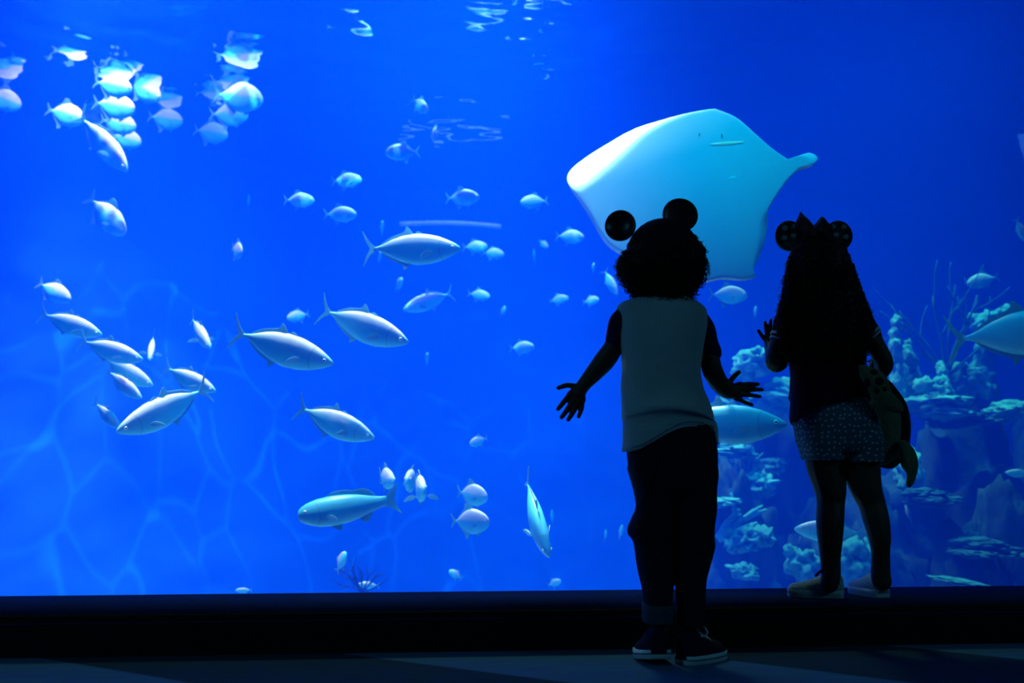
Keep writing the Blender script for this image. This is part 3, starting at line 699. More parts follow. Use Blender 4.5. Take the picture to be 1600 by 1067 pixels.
m_sequin = mat('black_sequins', (.010, .010, .012), .25, .6, scale=220, bump=.6, bscale=260)
m_dot = mat('grey_sequin_dot', (.16, .20, .20), .35, .5, scale=220, bump=.4, bscale=260)
m_redbow = mat('red_sequin_bow', (.10, .004, .008), .3, .6, scale=220, bump=.6, bscale=260)
m_toy = mat('olive_plush', (.10, .12, .05), .95, .05, col2=(.15, .17, .08), scale=60, bump=.6, bscale=240, sheen=.3)
m_toy_belly = mat('tan_plush', (.15, .15, .07), .95, .05, col2=(.19, .19, .10), scale=60, bump=.6, bscale=240, sheen=.3)
m_toy_shell = mat('dark_plush_shell', (.012, .010, .008), .95, .05, scale=60, bump=.6, bscale=240)
m_toy_spot = mat('dark_green_plush_patch', (.022, .024, .010), .95, .05, scale=60, bump=.5, bscale=240)
# denim shorts strewn with small pale dots
m_dotted, nt, out = nodes('dotted_denim')
p = N(nt, 'ShaderNodeBsdfPrincipled'); p.inputs['Roughness'].default_value = .9; p.inputs['Specular IOR Level'].default_value = .1; L(nt, p.outputs[0], out.inputs[0])
tc = N(nt, 'ShaderNodeTexCoord'); sx = N(nt, 'ShaderNodeSeparateXYZ'); L(nt, tc.outputs['Object'], sx.inputs[0])
a1 = N(nt, 'ShaderNodeMath', operation='ADD'); L(nt, sx.outputs[0], a1.inputs[0]); a1.inputs[1].default_value = .02
a2 = N(nt, 'ShaderNodeMath', operation='ADD'); L(nt, sx.outputs[1], a2.inputs[0]); a2.inputs[1].default_value = .02
at2 = N(nt, 'ShaderNodeMath', operation='ARCTAN2'); L(nt, a1.outputs[0], at2.inputs[0]); L(nt, a2.outputs[0], at2.inputs[1])
mu = N(nt, 'ShaderNodeMath', operation='MULTIPLY'); L(nt, at2.outputs[0], mu.inputs[0]); mu.inputs[1].default_value = .125
cb = N(nt, 'ShaderNodeCombineXYZ'); L(nt, mu.outputs[0], cb.inputs[0]); L(nt, sx.outputs[2], cb.inputs[1])
vo = N(nt, 'ShaderNodeTexVoronoi'); vo.voronoi_dimensions = '2D'; vo.inputs['Scale'].default_value = 58; vo.inputs['Randomness'].default_value = .55; L(nt, cb.outputs[0], vo.inputs['Vector'])
cr = N(nt, 'ShaderNodeValToRGB'); cr.color_ramp.interpolation = 'LINEAR'; e = cr.color_ramp.elements
e[0].position = .15; e[0].color = (.36, .46, .46, 1); e[1].position = .22; e[1].color = (.06, .10, .15, 1)
L(nt, vo.outputs['Distance'], cr.inputs[0]); L(nt, cr.outputs[0], p.inputs['Base Color'])

def fuse(name, bm, mats, parent, voxel=.005, it=2, origin=None):
    """one continuous skin over everything in bm"""
    bmesh.ops.recalc_face_normals(bm, faces=bm.faces[:])
    if origin is not None:
        for v in bm.verts: v.co -= origin
    me = D.meshes.new('tmp'); bm.to_mesh(me); bm.free()
    o = D.objects.new('tmp', me); COL.objects.link(o)
    m = o.modifiers.new('r', 'REMESH'); m.mode = 'VOXEL'; m.voxel_size = voxel
    s = o.modifiers.new('s', 'SMOOTH'); s.factor = .5; s.iterations = it
    dg = bpy.context.evaluated_depsgraph_get(); dg.update()
    me2 = D.meshes.new_from_object(o.evaluated_get(dg), depsgraph=dg)
    D.objects.remove(o); D.meshes.remove(me)
    me2.materials.clear()
    return link(name, me2, mats, parent)
def put(name, bm, mats, parent, origin, smooth=True):
    for v in bm.verts: v.co -= origin
    return bm_obj(name, bm, mats, parent, smooth)

def limb(bm, pts, n=14, sub=5, flat=1.0, mi=0):
    """rounded limb through (px, py, d, radius in px)"""
    ps = smooth_pts(pts, (len(pts) - 1) * sub + 1)
    cs = [at(x, y, d) for x, y, d, r in ps]; rs = [r * mpp(c) for (x, y, d, r), c in zip(ps, cs)]
    # round ends
    d0 = (cs[0] - cs[1]).normalized(); d1 = (cs[-1] - cs[-2]).normalized()
    pre = [(cs[0] + d0 * rs[0] * math.sin(a), rs[0] * math.cos(a)) for a in (R(85), R(55), R(27))]
    post = [(cs[-1] + d1 * rs[-1] * math.sin(a), rs[-1] * math.cos(a)) for a in (R(27), R(55), R(85))]
    seq = pre + list(zip(cs, rs)) + post
    tube(bm, [c for c, r in seq], [max(r, .0004) for c, r in seq], n, mi)

def rows(bm, tab, d, sub=4, n=40, ex=2.4, mi=0, cap=True, wob=0.0, seed=0, arch=None):
    """garment or torso from (py, left px, right px, half depth in m[, shift of d]); each row a rounded ring"""
    tab = [tuple(r) + (0.0,) * (5 - len(r)) for r in tab]
    rs = smooth_pts(tab, (len(tab) - 1) * sub + 1) if sub > 1 else tab
    rings = []
    for py, xl, xr, hd, sh in rs:
        c = at((xl + xr) / 2, py, d + sh); hw = (xr - xl) / 2 * mpp(c); ring = []
        for k in range(n):
            a = 2 * PI * k / n; ca, sa = math.cos(a), math.sin(a)
            q = (abs(ca) ** ex + abs(sa) ** ex) ** (-1 / ex)
            v = c + RGT * (hw * ca * q) + FLAT * (hd * sa * q)
            if arch: v -= ZUP * (mpp(c) * arch[2] * math.exp(-((py - arch[0]) / arch[1]) ** 2) * (ca * ca - .35 + .25 * ca))
            if wob: v += (RGT * ca + FLAT * sa) * wob * noise.fractal(Vector((a * 1.2 + seed, v.z * 14, seed)), 1, 2, 3)
            ring.append(bm.verts.new(v))
        rings.append(ring)
    for r0, r1 in zip(rings, rings[1:]):
        for k in range(n): bm.faces.new((r0[k], r0[(k + 1) % n], r1[(k + 1) % n], r1[k])).material_index = mi
    if cap:
        bm.faces.new(rings[0]).material_index = mi; bm.faces.new(rings[-1][::-1]).material_index = mi
    return rings

def head(bm, c, w_, h, dp, Rm):
    """skull, face, ears; x right, y where the face looks, z up"""
    def P(x, y, z): return c + Rm @ Vector((x * w_, y * dp, z * h))
    res = bmesh.ops.create_uvsphere(bm, u_segments=32, v_segments=24, radius=1)
    for v in res['verts']:
        x, y, z = v.co
        k = 1.0
        if z < 0:
            k = 1 - .30 * (-z) ** 1.5                                  # cheeks narrow to the chin
            if y < 0: y *= 1 - .25 * (-z)                              # nape tucks in
        v.co = P(x * k, y * (.96 if y > 0 else 1), z * (1.0 if z > 0 else 1.05))
    def b(x, y, z, r, sc=(1, 1, 1)): ball(bm, P(x, y, z), r * w_, 0, sc, 14, 10, Rm)
    b(0, .97, -.18, .17, (.9, 1, 1.1)); b(0, .90, .02, .12, (.7, .9, 1.8)); b(-.12, .92, -.22, .1); b(.12, .92, -.22, .1)
    b(0, .86, -.50, .26, (1.2, .6, .45)); b(0, .84, -.60, .22, (1.2, .6, .4)); b(0, .74, -.85, .3, (1.1, .7, .7))
    b(-.45, .62, -.3, .34); b(.45, .62, -.3, .34)
    b(-.36, .82, .16, .2, (1.5, .5, .4)); b(.36, .82, .16, .2, (1.5, .5, .4))
    for s in (-1, 1):
        b(1.0 * s, -.02, -.08, .24, (.35, .75, 1.25)); b(1.06 * s, -.08, .02, .16, (.3, .8, 1.2))

def face_eyes(parent, c, w_, h, dp, Rm, origin):
    m_w = D.materials.get('eye_white') or mat('eye_white', (.7, .7, .68), .2, .5)
    for s in (-1, 1):
        bm = bmesh.new(); q = c + Rm @ Vector((s * .36 * w_, .80 * dp, .02 * h))
        ball(bm, q, .17 * w_, 0, (1, 1, .85), 14, 10, Rm); ball(bm, q + Rm @ Vector((0, .10 * w_, 0)), .09 * w_, 1, (1, .9, 1), 12, 8, Rm)
        put('eye', bm, [m_w, m_pupil], parent, origin)

def curl(bm, p, nrm, ln, rad, th, turns, rnd, drop=0.0, steps=None, n=4):
    """one springy lock leaving p along nrm, dropping by its weight"""
    nrm = nrm.normalized(); u = nrm.cross(Vector((rnd.uniform(-1, 1), rnd.uniform(-1, 1), rnd.uniform(-1, 1)))).normalized(); v = nrm.cross(u)
    ph = rnd.uniform(0, 6.28); steps = steps or max(8, int(turns * 8)); pts, rr = [], []
    for k in range(steps + 1):
        f = k / steps; a = ph + turns * 2 * PI * f
        pts.append(p + nrm * (ln * f) + Vector((0, 0, -drop * f * f)) + (u * math.cos(a) + v * math.sin(a)) * rad * min(1, f * 4)); rr.append(th * (1 - .55 * f))
    tube(bm, pts, rr, n)

def shoe(parent, heel, dr, ln, wd, ht, lift, mu, ms, ml, origin, lace=False):
    """low shoe: heel point on the ground, dr the way the toe points, heel raised by lift"""
    f = Vector(dr); f.z = 0; f.normalize(); r_ = f.cross(ZUP)
    def P(t, s, z):   # t along the foot 0..1, s across -1..1, z height
        w2 = wd / 2 * (.80 + .25 * math.sin(PI * min(1, t * 1.05)) + .12 * max(0, t - .5) - 1.0 * max(0, t - .86) ** 1.2 * 3 - .9 * max(0, .1 - t) ** 1.3 * 6)
        lf = lift * max(0, 1 - t / .68)
        return heel + f * (t * ln) + r_ * (s * w2) + ZUP * (z + lf)
    th = .024
    ts = [0, .02, .06, .12, .22, .36, .5, .64, .76, .86, .93, .975, 1.0]
    # sole
    bm = bmesh.new(); rings = []
    for z, sc in ((0, .97), (.004, 1.0), (.011, 1.0), (.0125, 1.02), (.0155, 1.02), (.017, 1.0), (th, .99)):
        rg = [bm.verts.new(P(t, sc, z)) for t in ts] + [bm.verts.new(P(t, -sc, z)) for t in ts[::-1][1:-1]]
        rings.append(rg)
    k = len(rings[0])
    for i, (a, b) in enumerate(zip(rings, rings[1:])):
        for j in range(k): bm.faces.new((a[j], a[(j + 1) % k], b[(j + 1) % k], b[j])).material_index = 1 if i in (3,) else 0
    bm.faces.new(rings[0]); bm.faces.new(rings[-1][::-1])
    # upper
    bu = bmesh.new(); prof = [(0.0, .55), (.02, .9), (.1, 1.0), (.3, .98), (.42, .86), (.55, .68), (.7, .52), (.82, .44), (.92, .36), (.98, .2), (1.0, .04)]
    rg0 = None
    for t, hh in smooth_pts(prof, 26):
        hz = th + ht * max(hh, .02); ring = []
        for j in range(17):
            a = PI * j / 16; s = math.cos(a); zz = math.sin(a) ** .6
            ring.append(bu.verts.new(P(t, s * .93 * (1 - .25 * zz * zz), th * .6 + (hz - th * .6) * zz)))
        if rg0:
            for j in range(16): bu.faces.new((rg0[j], rg0[j + 1], ring[j + 1], ring[j]))
            bu.faces.new((rg0[16], rg0[0], ring[0], ring[16]))
        else: bu.faces.new(ring)
        rg0 = ring
    bu.faces.new(rg0[::-1])
    so = put('shoe', bu, mu, parent, origin)
    put('sole', bm, [ms, ml], so, origin)
    if lace:
        bl = bmesh.new()
        for t in (.40, .47, .54, .61):
            hh = lerp([(.7, .52), (.55, .68), (.42, .86), (.3, .98)], t); z = th + ht * hh + .002
            tube(bl, [P(t + .02 * s_, .45 * s_, z - .010 * abs(s_)) for s_ in (-1, -.5, 0, .5, 1)], [.003] * 5, 6)
        for s_ in (-1, 1):
            c0 = P(.36, .1 * s_, th + ht * .97)
            tube(bl, smooth_loop(c0, r_ * s_, .022), [.0022] * 13, 6)
        put('laces', bl, m_rubber, so, origin)
    return so
def smooth_loop(c, side, r):
    return [c + side * (r * (1 - math.cos(a)) * .9) + ZUP * (r * .6 * math.sin(a)) for a in [2 * PI * k / 12 for k in range(13)]]

# ============================================================ child standing on the floor
BD = 2.80
B0 = at(1055, 1026, 2.78); B0.z = 0
boy = empty('person', B0)
tag(boy, 'child in a round-eared black hat and pale shirt, arms spread, standing on the carpet', 'person')
HB = at(1037, 408, BD); sB = mpp(HB)
RmB = Matrix.Rotation(-YAW, 3, 'Z') @ Matrix.Rotation(R(10), 3, 'X') @ Matrix.Rotation(R(8), 3, 'Y') @ Matrix.Identity(3)
RmB = Matrix.Rotation(-YAW, 3, 'Z') @ Matrix.Rotation(R(-10), 3, 'Y') @ Matrix.Rotation(R(8), 3, 'X')
bm = bmesh.new()
head(bm, HB, .070, .098, .088, RmB)
limb(bm, [(1037, 440, BD - .01, 27), (1036, 475, BD - .02, 27), (1036, 500, BD - .01, 34)])
rows(bm, [(474, 1000, 1072, .04), (486, 976, 1096, .06), (520, 980, 1094, .075), (570, 984, 1088, .078), (620, 984, 1094, .08), (660, 984, 1108, .09), (700, 986, 1112, .095), (735, 990, 1112, .09)], BD, 3)
# legs
limb(bm, [(1020, 720, BD, 30), (1021, 790, BD - .01, 26), (1020, 832, BD + .01, 23), (1023, 880, BD - .02, 20), (1029, 935, BD - .03, 16), (1031, 985, BD - .04, 14)])
limb(bm, [(1084, 720, BD, 30), (1084, 790, BD - .01, 26), (1083, 840, BD + .01, 23), (1080, 890, BD - .02, 20), (1079, 940, BD - .01, 16), (1080, 992, BD - .01, 14)])
# left arm and hand
limb(bm, [(985, 492, BD, 18), (968, 520, BD + .01, 15), (957, 545, BD + .02, 15.8), (944, 564, BD + .03, 16.6), (928, 583, BD + .03, 14), (913, 600, BD + .03, 11.2), (905, 612, BD + .03, 11)])
def hand(bm, d, wrist, palm, fingers, rp=5.2):
    for tip in palm: limb(bm, [(wrist[0], wrist[1], d, rp + 1.5), ((wrist[0] + tip[0]) / 2, (wrist[1] + tip[1]) / 2, d, rp + .8), (tip[0], tip[1], d, rp)], 10, 3)
    for a, b, c, r, dd in fingers:
        limb(bm, [(a[0], a[1], d, r), (b[0], b[1], d + dd * .6, r * .95), (c[0], c[1], d + dd, r * .78)], 10, 4)
hand(bm, BD + .03, (907, 607), [(891, 616), (897, 623), (903, 627), (910, 625)],
     [((902, 604), (886, 602), (872.5, 606), 4.6, .012), ((891, 616), (881, 628), (872, 639), 4.5, .01), ((896.5, 624), (887, 639), (877.5, 652), 4.6, .012),
      ((902.5, 628), (896, 643), (888, 655.5), 4.5, .012), ((910, 626), (908.5, 639), (904, 651), 4.1, .01)], 5.8)
# right arm and hand
limb(bm, [(1090, 500, BD, 18), (1101, 530, BD, 14), (1109, 558, BD - .01, 14.6), (1113, 578, BD, 16), (1122, 596, BD + .03, 15), (1134, 608, BD + .06, 14), (1144, 611, BD + .07, 12.5)])
hand(bm, BD + .07, (1140, 608), [(1156, 601.5), (1159, 608), (1158, 615.5), (1152, 622)],
     [((1138, 600), (1146, 589), (1154.5, 581.5), 4.6, .01), ((1156, 601), (1170, 600), (1184.5, 600), 3.8, .01), ((1159, 608.3), (1175, 608.6), (1191, 608.8), 3.9, .01),
      ((1158, 616), (1172, 617.5), (1187.5, 619.5), 3.8, .01), ((1152, 622.5), (1163, 628), (1175, 632.5), 3.7, .01)], 5.6)
fuse('body', bm, m_skin_p, boy, .0023, 2, B0)
face_eyes(boy, HB, .070, .098, .088, RmB, B0)

# trousers, the left leg turned up
bm = bmesh.new()
rows(bm, [(652, 984, 1112, .098), (690, 981, 1118, .108), (712, 980, 1120, .110), (740, 984, 1120, .106), (762, 990, 1118, .098), (778, 1004, 1104, .08), (790, 1022, 1080, .055)], BD, 4)
rows(bm, [(730, 980, 1054, .095), (766, 990, 1053, .09), (790, 994, 1052, .085, -.005), (810, 987, 1051, .085, -.005), (824, 981, 1051, .086), (836, 982, 1051, .085), (846, 989, 1051, .078), (877, 994.5, 1050, .075, -.01), (902, 1000, 1052, .07, -.02),
          (927, 1005, 1051, .064, -.03), (950, 1007, 1049, .06, -.035), (962, 1008, 1048, .058, -.035)], BD, 4, wob=.003, seed=2)
rows(bm, [(720, 1046, 1120, .095), (740, 1046, 1121, .095), (765, 1047, 1119, .09), (790, 1049, 1118.5, .086), (815, 1050, 1116, .084), (838, 1051, 1114, .082), (850, 1051, 1116, .08), (866, 1052, 1113, .075), (899, 1054, 1104, .07, -.01),
          (918, 1055, 1102, .065, -.01), (944, 1056, 1102, .062, -.01), (962, 1056, 1100, .06, -.01), (976, 1058, 1099, .06, -.01)], BD, 4, wob=.003, seed=5)
tr = fuse('trousers', bm, m_denim, boy, .0045, 2, B0)
bm = bmesh.new()
rows(bm, [(943, 1004, 1051, .063, -.035), (946, 1003.5, 1051.5, .066, -.035), (957, 1003.5, 1051, .066, -.035), (968, 1003.5, 1050.5, .065, -.035), (971, 1004.5, 1050, .062, -.035)], BD, 3, wob=.001)
tag(put('turn_up', bm, m_cuff, tr, B0), 'paler turned-up cuff')
# a seam running down the back of the left leg
bm = bmesh.new()
tube(bm, [at(x, y, BD - dd) for x, y, dd in smooth_pts([(1034, 700, .108), (1022, 735, .101), (1008, 770, .084), (996, 794, .06)], 14)], [.0022] * 14, 6)
put('seam', bm, m_denim, tr, B0)

# shirt: body with a tilted hem
bm = bmesh.new()
tab = [(460, 1012, 1062, .045), (464, 1000, 1073, .055), (468, 984, 1084, .068), (476, 968, 1096, .08), (489, 965, 1105.5, .09), (525, 969, 1103, .098), (562, 971, 1096, .102), (582, 972, 1095, .102), (600, 972, 1098, .102), (620, 972.5, 1104, .106), (630, 972, 1107, .113, -.002),
       (640, 971.5, 1113, .125, -.004), (648, 971, 1117, .126, -.004), (653, 972, 1118, .114), (664, 972, 1119, .112)]
rg = rows(bm, tab, BD, 3, 56, ex=2.05, cap=False, wob=.006, seed=9, arch=(645, 10, 17))
bm.faces.new(rg[0])
hem_b = [(972, 706), (984, 706), (1000, 702), (1020, 691), (1040, 679), (1060, 669), (1078, 665.5), (1095, 667), (1108, 673), (1118, 684), (1122, 694)]
last = rg[-1]; prev = last; k = len(last)
def hem_y(px, back):
    if not back: return 706 - 12 * (px - 972) / 150
    for (xa, ya), (xb, yb) in zip(hem_b, hem_b[1:]):
        if xa <= px <= xb: return ya + (yb - ya) * (px - xa) / (xb - xa)
    return 706 if px < 980 else 694
for s in range(1, 7):
    f = s / 6; ring = []
    for j in range(k):
        a = 2 * PI * j / k; ca, sa = math.cos(a), math.sin(a); q = (abs(ca) ** 2.05 + abs(sa) ** 2.05) ** (-1 / 2.05)
        px = 1047.5 + (74.5 + .8 * f) * ca * q; y1 = hem_y(px, sa < 0)
        bl = abs(sa) ** .5; y1 = (hem_y(px, True) * (1 if sa < 0 else 1 - bl) + hem_y(px, False) * (0 if sa < 0 else bl))
        py = 664 + (y1 - 664) * f
        dp = BD + .113 * sa * q
        px_ = px - (1.0 if ca < 0 and f > .9 else 0)
        ring.append(bm.verts.new(at(px_, py, dp)))
    for j in range(k): bm.faces.new((prev[j], prev[(j + 1) % k], ring[(j + 1) % k], ring[j]))
    prev = ring
c0 = sum((v.co for v in prev), Vector()) / k
rim = [bm.verts.new(c0 + (v.co - c0) * .965) for v in prev]
inn = [bm.verts.new(c0 + (v.co - c0) * .95 + ZUP * .05) for v in prev]
for a, b in ((prev, rim), (rim, inn)):
    for j in range(k): bm.faces.new((a[j], a[(j + 1) % k], b[(j + 1) % k], b[j]))
bm.faces.new(inn)
shirt = put('shirt', bm, m_shirt, boy, B0)
bm = bmesh.new()   # stitched hem line and the fold above it
tube(bm, [at(x, y - 8, BD - .116 * max(0, 1 - ((x - 1047) / 77) ** 2) ** .42 - .001) for x, y in smooth_pts(hem_b[1:-1], 40)], [.0014] * 40, 6)
put('hem_stitching', bm, m_shirt, shirt, B0)
bm = bmesh.new()
limb(bm, [(978, 488, BD, 13), (969, 502, BD, 17), (966, 518, BD + .01, 18.2), (963, 533, BD + .015, 17.5)])
sl = fuse('sleeve', bm, m_navy, shirt, .004, 2, B0); tag(sl, 'dark navy left sleeve')
bm = bmesh.new()
limb(bm, [(1094, 500, BD, 15), (1101, 515, BD, 17), (1105, 535, BD, 17), (1110, 551, BD - .005, 18)])
sl = fuse('sleeve', bm, m_navy, shirt, .004, 2, B0); tag(sl, 'dark navy right sleeve')

# shoes
shoe(boy, Vector((*at(1031, 1024, 2.70).xy, 0)), FLAT + RGT * -.10, .185, .082, .062, .022, m_canvas, m_rubber, m_stripe, B0)
shoe(boy, Vector((*at(1064, 1026, 2.74).xy, 0)), FLAT * .62 + RGT * .80, .16, .082, .062, 0, m_canvas, m_rubber, m_stripe, B0, True)

# hair: a round mass of tight curls
rnd = random.Random(4); bm = bmesh.new()
def hair_mass(px, py): pass
for (x, y, dd, rx, ry, rz) in ((1034, 412, -.012, 61, 50, .108), (1035, 444, -.015, 42, 26, .075), (1064, 402, -.01, 34, 40, .085), (1001, 424, -.005, 31, 30, .08)):
    rough_ball(bm, at(x, y, BD + dd), (rx * sB, rz, ry * sB), .16, 5.0, rnd.random() * 9, 4)
n_c = 0
while n_c < 1900:
    a = rnd.uniform(0, 2 * PI); zc = rnd.uniform(-1, .75); rr_ = math.sqrt(1 - zc * zc)
    nrm = Vector((math.cos(a) * rr_, math.sin(a) * rr_, zc))
    if nrm.y > .55 and zc > -.8: continue            # leave the face free
    low = n_c % 4 == 0
    base = at(1034, 411, BD - .01) + Vector((nrm.x * 59 * sB, nrm.y * .098, nrm.z * 48 * sB))
    if low: base = at(1036, 446, BD - .015) + Vector((nrm.x * 42 * sB, nrm.y * .075, nrm.z * 22 * sB))
    if not low and zc > .3 and nrm.x < -.1: continue             # under the cap
    if not low and zc > .42 and nrm.x < .45: continue
    curl(bm, base, nrm + Vector((0, 0, -.35)), rnd.uniform(.012, .034), rnd.uniform(.004, .008), .0021, rnd.uniform(1.3, 2.6), rnd, .006, n=3)
    n_c += 1
put('hair', bm, m_hair, boy, B0)

# the hat: felt skull cap with two dished ears
hat = empty('eared_hat', B0 * 0); hat.parent = boy; hat['label'] = 'black felt cap with two round dished ears'
bm = bmesh.new()
CC = at(1036, 398, BD); rc = 57 * sB
RmH = Matrix.Rotation(-YAW, 3, 'Z') @ Matrix.Rotation(R(-14), 3, 'Y') @ Matrix.Rotation(R(6), 3, 'X')
prev = None
for th_ in [R(x) for x in (3, 12, 24, 36, 48, 60, 72, 82, 88, 89)]:
    sc = 1.0 if th_ < R(88.5) else .96
    ring = [bm.verts.new(CC + RmH @ Vector((math.sin(th_) * math.cos(a) * rc * sc, math.sin(th_) * math.sin(a) * rc * 1.06 * sc, math.cos(th_) * rc * 1.0))) for a in [2 * PI * j / 48 for j in range(48)]]
    if prev:
        for j in range(48): bm.faces.new((prev[j], prev[(j + 1) % 48], ring[(j + 1) % 48], ring[j]))
    else: bm.faces.new(ring)
    prev = ring
bm.faces.new(prev[::-1])
put('cap', bm, m_felt, hat, B0)
def ear_disc(px, py, d, rx, ry, yaw, dish, mats, parent, origin, rim=.006, thick=.010, roll=0, name='ear'):
    """a round ear: a dished disc with a raised rim, facing the camera and turned by yaw"""
    c = at(px, py, d); s = mpp(c); bm = bmesh.new(); prev = None
    Rm = Matrix.Rotation(-YAW + R(yaw), 3, 'Z') @ Matrix.Rotation(R(roll), 3, 'Y')
    prof = [(.02, dish), (.3, dish * .92), (.55, dish * .7), (.72, dish * .35), (.84, 0), (.92, -rim * .4), (.97, -rim * .2), (1.0, thick * .4), (.97, thick), (.8, thick * 1.3), (.4, thick * 1.5 + dish * .5), (.02, thick * 1.5 + dish * .7)]
    for rr_, y in prof:
        ring = [bm.verts.new(c + Rm @ Vector((math.cos(a) * rr_ * rx * s, y, math.sin(a) * rr_ * ry * s))) for a in [2 * PI * j / 48 for j in range(48)]]
        if prev:
            for j in range(48): bm.faces.new((prev[j], prev[(j + 1) % 48], ring[(j + 1) % 48], ring[j]))
        else: bm.faces.new(ring)
        prev = ring
    bm.faces.new(prev[::-1])
    return put(name, bm, mats, parent, origin)
ear_disc(969, 352, BD, 24.5, 25, -12, .016, m_vinyl, hat, B0)
ear_disc(1063.5, 335.5, BD - .01, 28.5, 27, 6, .004, m_vinyl, hat, B0)

# ============================================================ child standing on the step
GD = 3.10
G0 = at(1320, 926, 3.13); G0.z = LZ
girl = empty('person', G0)
tag(girl, 'long-haired child in a dark maroon shirt and dotted shorts standing on the step', 'person')
HG = at(1280, 400, GD); sG = mpp(HG)
RmG = Matrix.Rotation(-YAW, 3, 'Z') @ Matrix.Rotation(R(4), 3, 'X')
bm = bmesh.new()
head(bm, HG, .066, .093, .083, RmG)
limb(bm, [(1282, 432, GD, 22), (1284, 465, GD - .01, 22), (1286, 490, GD, 28)])
rows(bm, [(472, 1258, 1322, .035), (486, 1228, 1346, .05), (520, 1238, 1340, .068), (560, 1242, 1336, .07), (600, 1244, 1336, .075), (640, 1246, 1356, .09), (672, 1256, 1362, .088), (690, 1264, 1360, .06)], GD, 3)
limb(bm, [(1284, 690, GD, 30), (1289, 726, GD, 29), (1297, 762, GD, 25), (1298, 785, GD + .005, 21.5), (1297, 812, GD - .01, 21.5), (1297, 840, GD - .01, 19.5), (1297.5, 872, GD, 15.8), (1298, 900, GD, 15), (1296, 912, GD, 14)])
limb(bm, [(1340, 690, GD, 31), (1345, 726, GD, 29.5), (1352, 760, GD, 25), (1362, 786, GD + .005, 21), (1369, 812, GD - .01, 20), (1374, 838, GD - .01, 17.5), (1376, 866, GD + .01, 14.2), (1376, 896, GD + .02, 15), (1378, 908, GD + .02, 15)])
# left arm: down and forward to the elbow, up to the hand on the pane
limb(bm, [(1232, 500, GD, 17), (1222, 530, GD, 17), (1215, 556, GD - .01, 17.5), (1213, 566, GD, 17), (1208, 556, GD + .06, 12.5), (1204, 542, GD + .11, 9.5), (1203, 534, GD + .125, 9)])
hand(bm, GD + .128, (1203, 536), [(1196, 529), (1200, 524), (1204.5, 520), (1210, 522)],
     [((1206, 534), (1213, 528), (1219, 522), 3.4, .0), ((1196, 532), (1190, 524), (1185.2, 516.5), 3.4, .006), ((1199, 525), (1197, 514), (1195.5, 503.5), 3.4, .006),
      ((1204, 521), (1203.5, 510), (1204.5, 500), 3.3, .006), ((1210, 522), (1212, 512), (1214, 504), 3.2, .006)], 4.2)
# right arm: hangs out to the elbow, the forearm comes in around the toy
limb(bm, [(1346, 498, GD, 17), (1358, 522, GD, 16), (1371, 545, GD, 14.5), (1380, 562, GD, 14.5), (1380, 574, GD + .02, 14), (1370, 586, GD + .09, 12), (1358, 598, GD + .13, 9.5), (1352, 606, GD + .14, 9)])
hand(bm, GD + .14, (1353, 604), [(1343, 606), (1344, 613), (1348, 618)],
     [((1346, 600), (1338, 598), (1332, 600), 3.4, -.01), ((1343, 606), (1334, 609), (1328, 613), 3.3, -.02), ((1343, 611), (1335, 617), (1330, 622), 3.3, -.02),
      ((1345, 615), (1339, 622), (1335, 628), 3.3, -.02), ((1349, 618), (1345, 626), (1342, 631), 3.0, -.02)], 4.4)
fuse('body', bm, m_skin_p, girl, .0025, 2, G0)
face_eyes(girl, HG, .066, .093, .083, RmG, G0)
# shorts
bm = bmesh.new()
rows(bm, [(606, 1244, 1342, .09), (625, 1243, 1350, .10), (645, 1242, 1365, .112), (664, 1242, 1371, .116), (685, 1247, 1373.5, .112), (700, 1251, 1374, .104), (708, 1258, 1372, .09), (714, 1270, 1364, .07)], GD, 4)
rows(bm, [(672, 1245, 1313, .106), (690, 1248, 1313, .106), (708, 1254, 1313.5, .10), (719, 1257, 1314, .098)], GD, 4)
rows(bm, [(676, 1310, 1373, .106), (692, 1314, 1374, .106), (708, 1315, 1374.5, .10), (722, 1316, 1374.5, .098)], GD, 4)
fuse('shorts', bm, m_dotted, girl, .0045, 2, G0)
# shirt
bm = bmesh.new()
rg = rows(bm, [(470, 1258, 1316, .045), (476, 1240, 1334, .06), (484, 1226, 1348, .07), (500, 1226, 1350, .08), (525, 1232, 1349, .088), (551, 1234, 1348, .09), (570, 1235, 1347, .09), (590, 1237, 1347, .092), (612, 1236, 1349, .100), (622, 1235.5, 1350, .106)], GD, 3, 56, cap=False, wob=.003, seed=3)
bm.faces.new(rg[0])
hem_g = [(1233, 648), (1237, 656), (1242, 663), (1250, 652), (1264, 640), (1281, 630.5), (1306, 626), (1337, 625.5), (1352, 630), (1362, 636)]
def hemg(px):
    for (xa, ya), (xb, yb) in zip(hem_g, hem_g[1:]):
        if xa <= px <= xb: return ya + (yb - ya) * (px - xa) / (xb - xa)
    return 655 if px < 1240 else 636
prev = rg[-1]; k = len(prev)
for s in range(1, 6):
    f = s / 5; ring = []
    for j in range(k):
        a = 2 * PI * j / k; ca, sa = math.cos(a), math.sin(a); q = (abs(ca) ** 2.4 + abs(sa) ** 2.4) ** (-1 / 2.4)
        px = 1293 + (58 + f * 2) * ca * q; bl = abs(sa) ** .5
        y1 = hemg(px) if sa < 0 else hemg(px) * (1 - bl) + 668 * bl
        ring.append(bm.verts.new(at(px, 622 + (max(y1, 624) - 622) * f, GD + (.106 + .016 * f) * sa * q)))
    for j in range(k): bm.faces.new((prev[j], prev[(j + 1) % k], ring[(j + 1) % k], ring[j]))
    prev = ring
c0 = sum((v.co for v in prev), Vector()) / k
rim = [bm.verts.new(c0 + (v.co - c0) * .965) for v in prev]; inn = [bm.verts.new(c0 + (v.co - c0) * .95 + ZUP * .04) for v in prev]
for a, b in ((prev, rim), (rim, inn)):
    for j in range(k): bm.faces.new((a[j], a[(j + 1) % k], b[(j + 1) % k], b[j]))
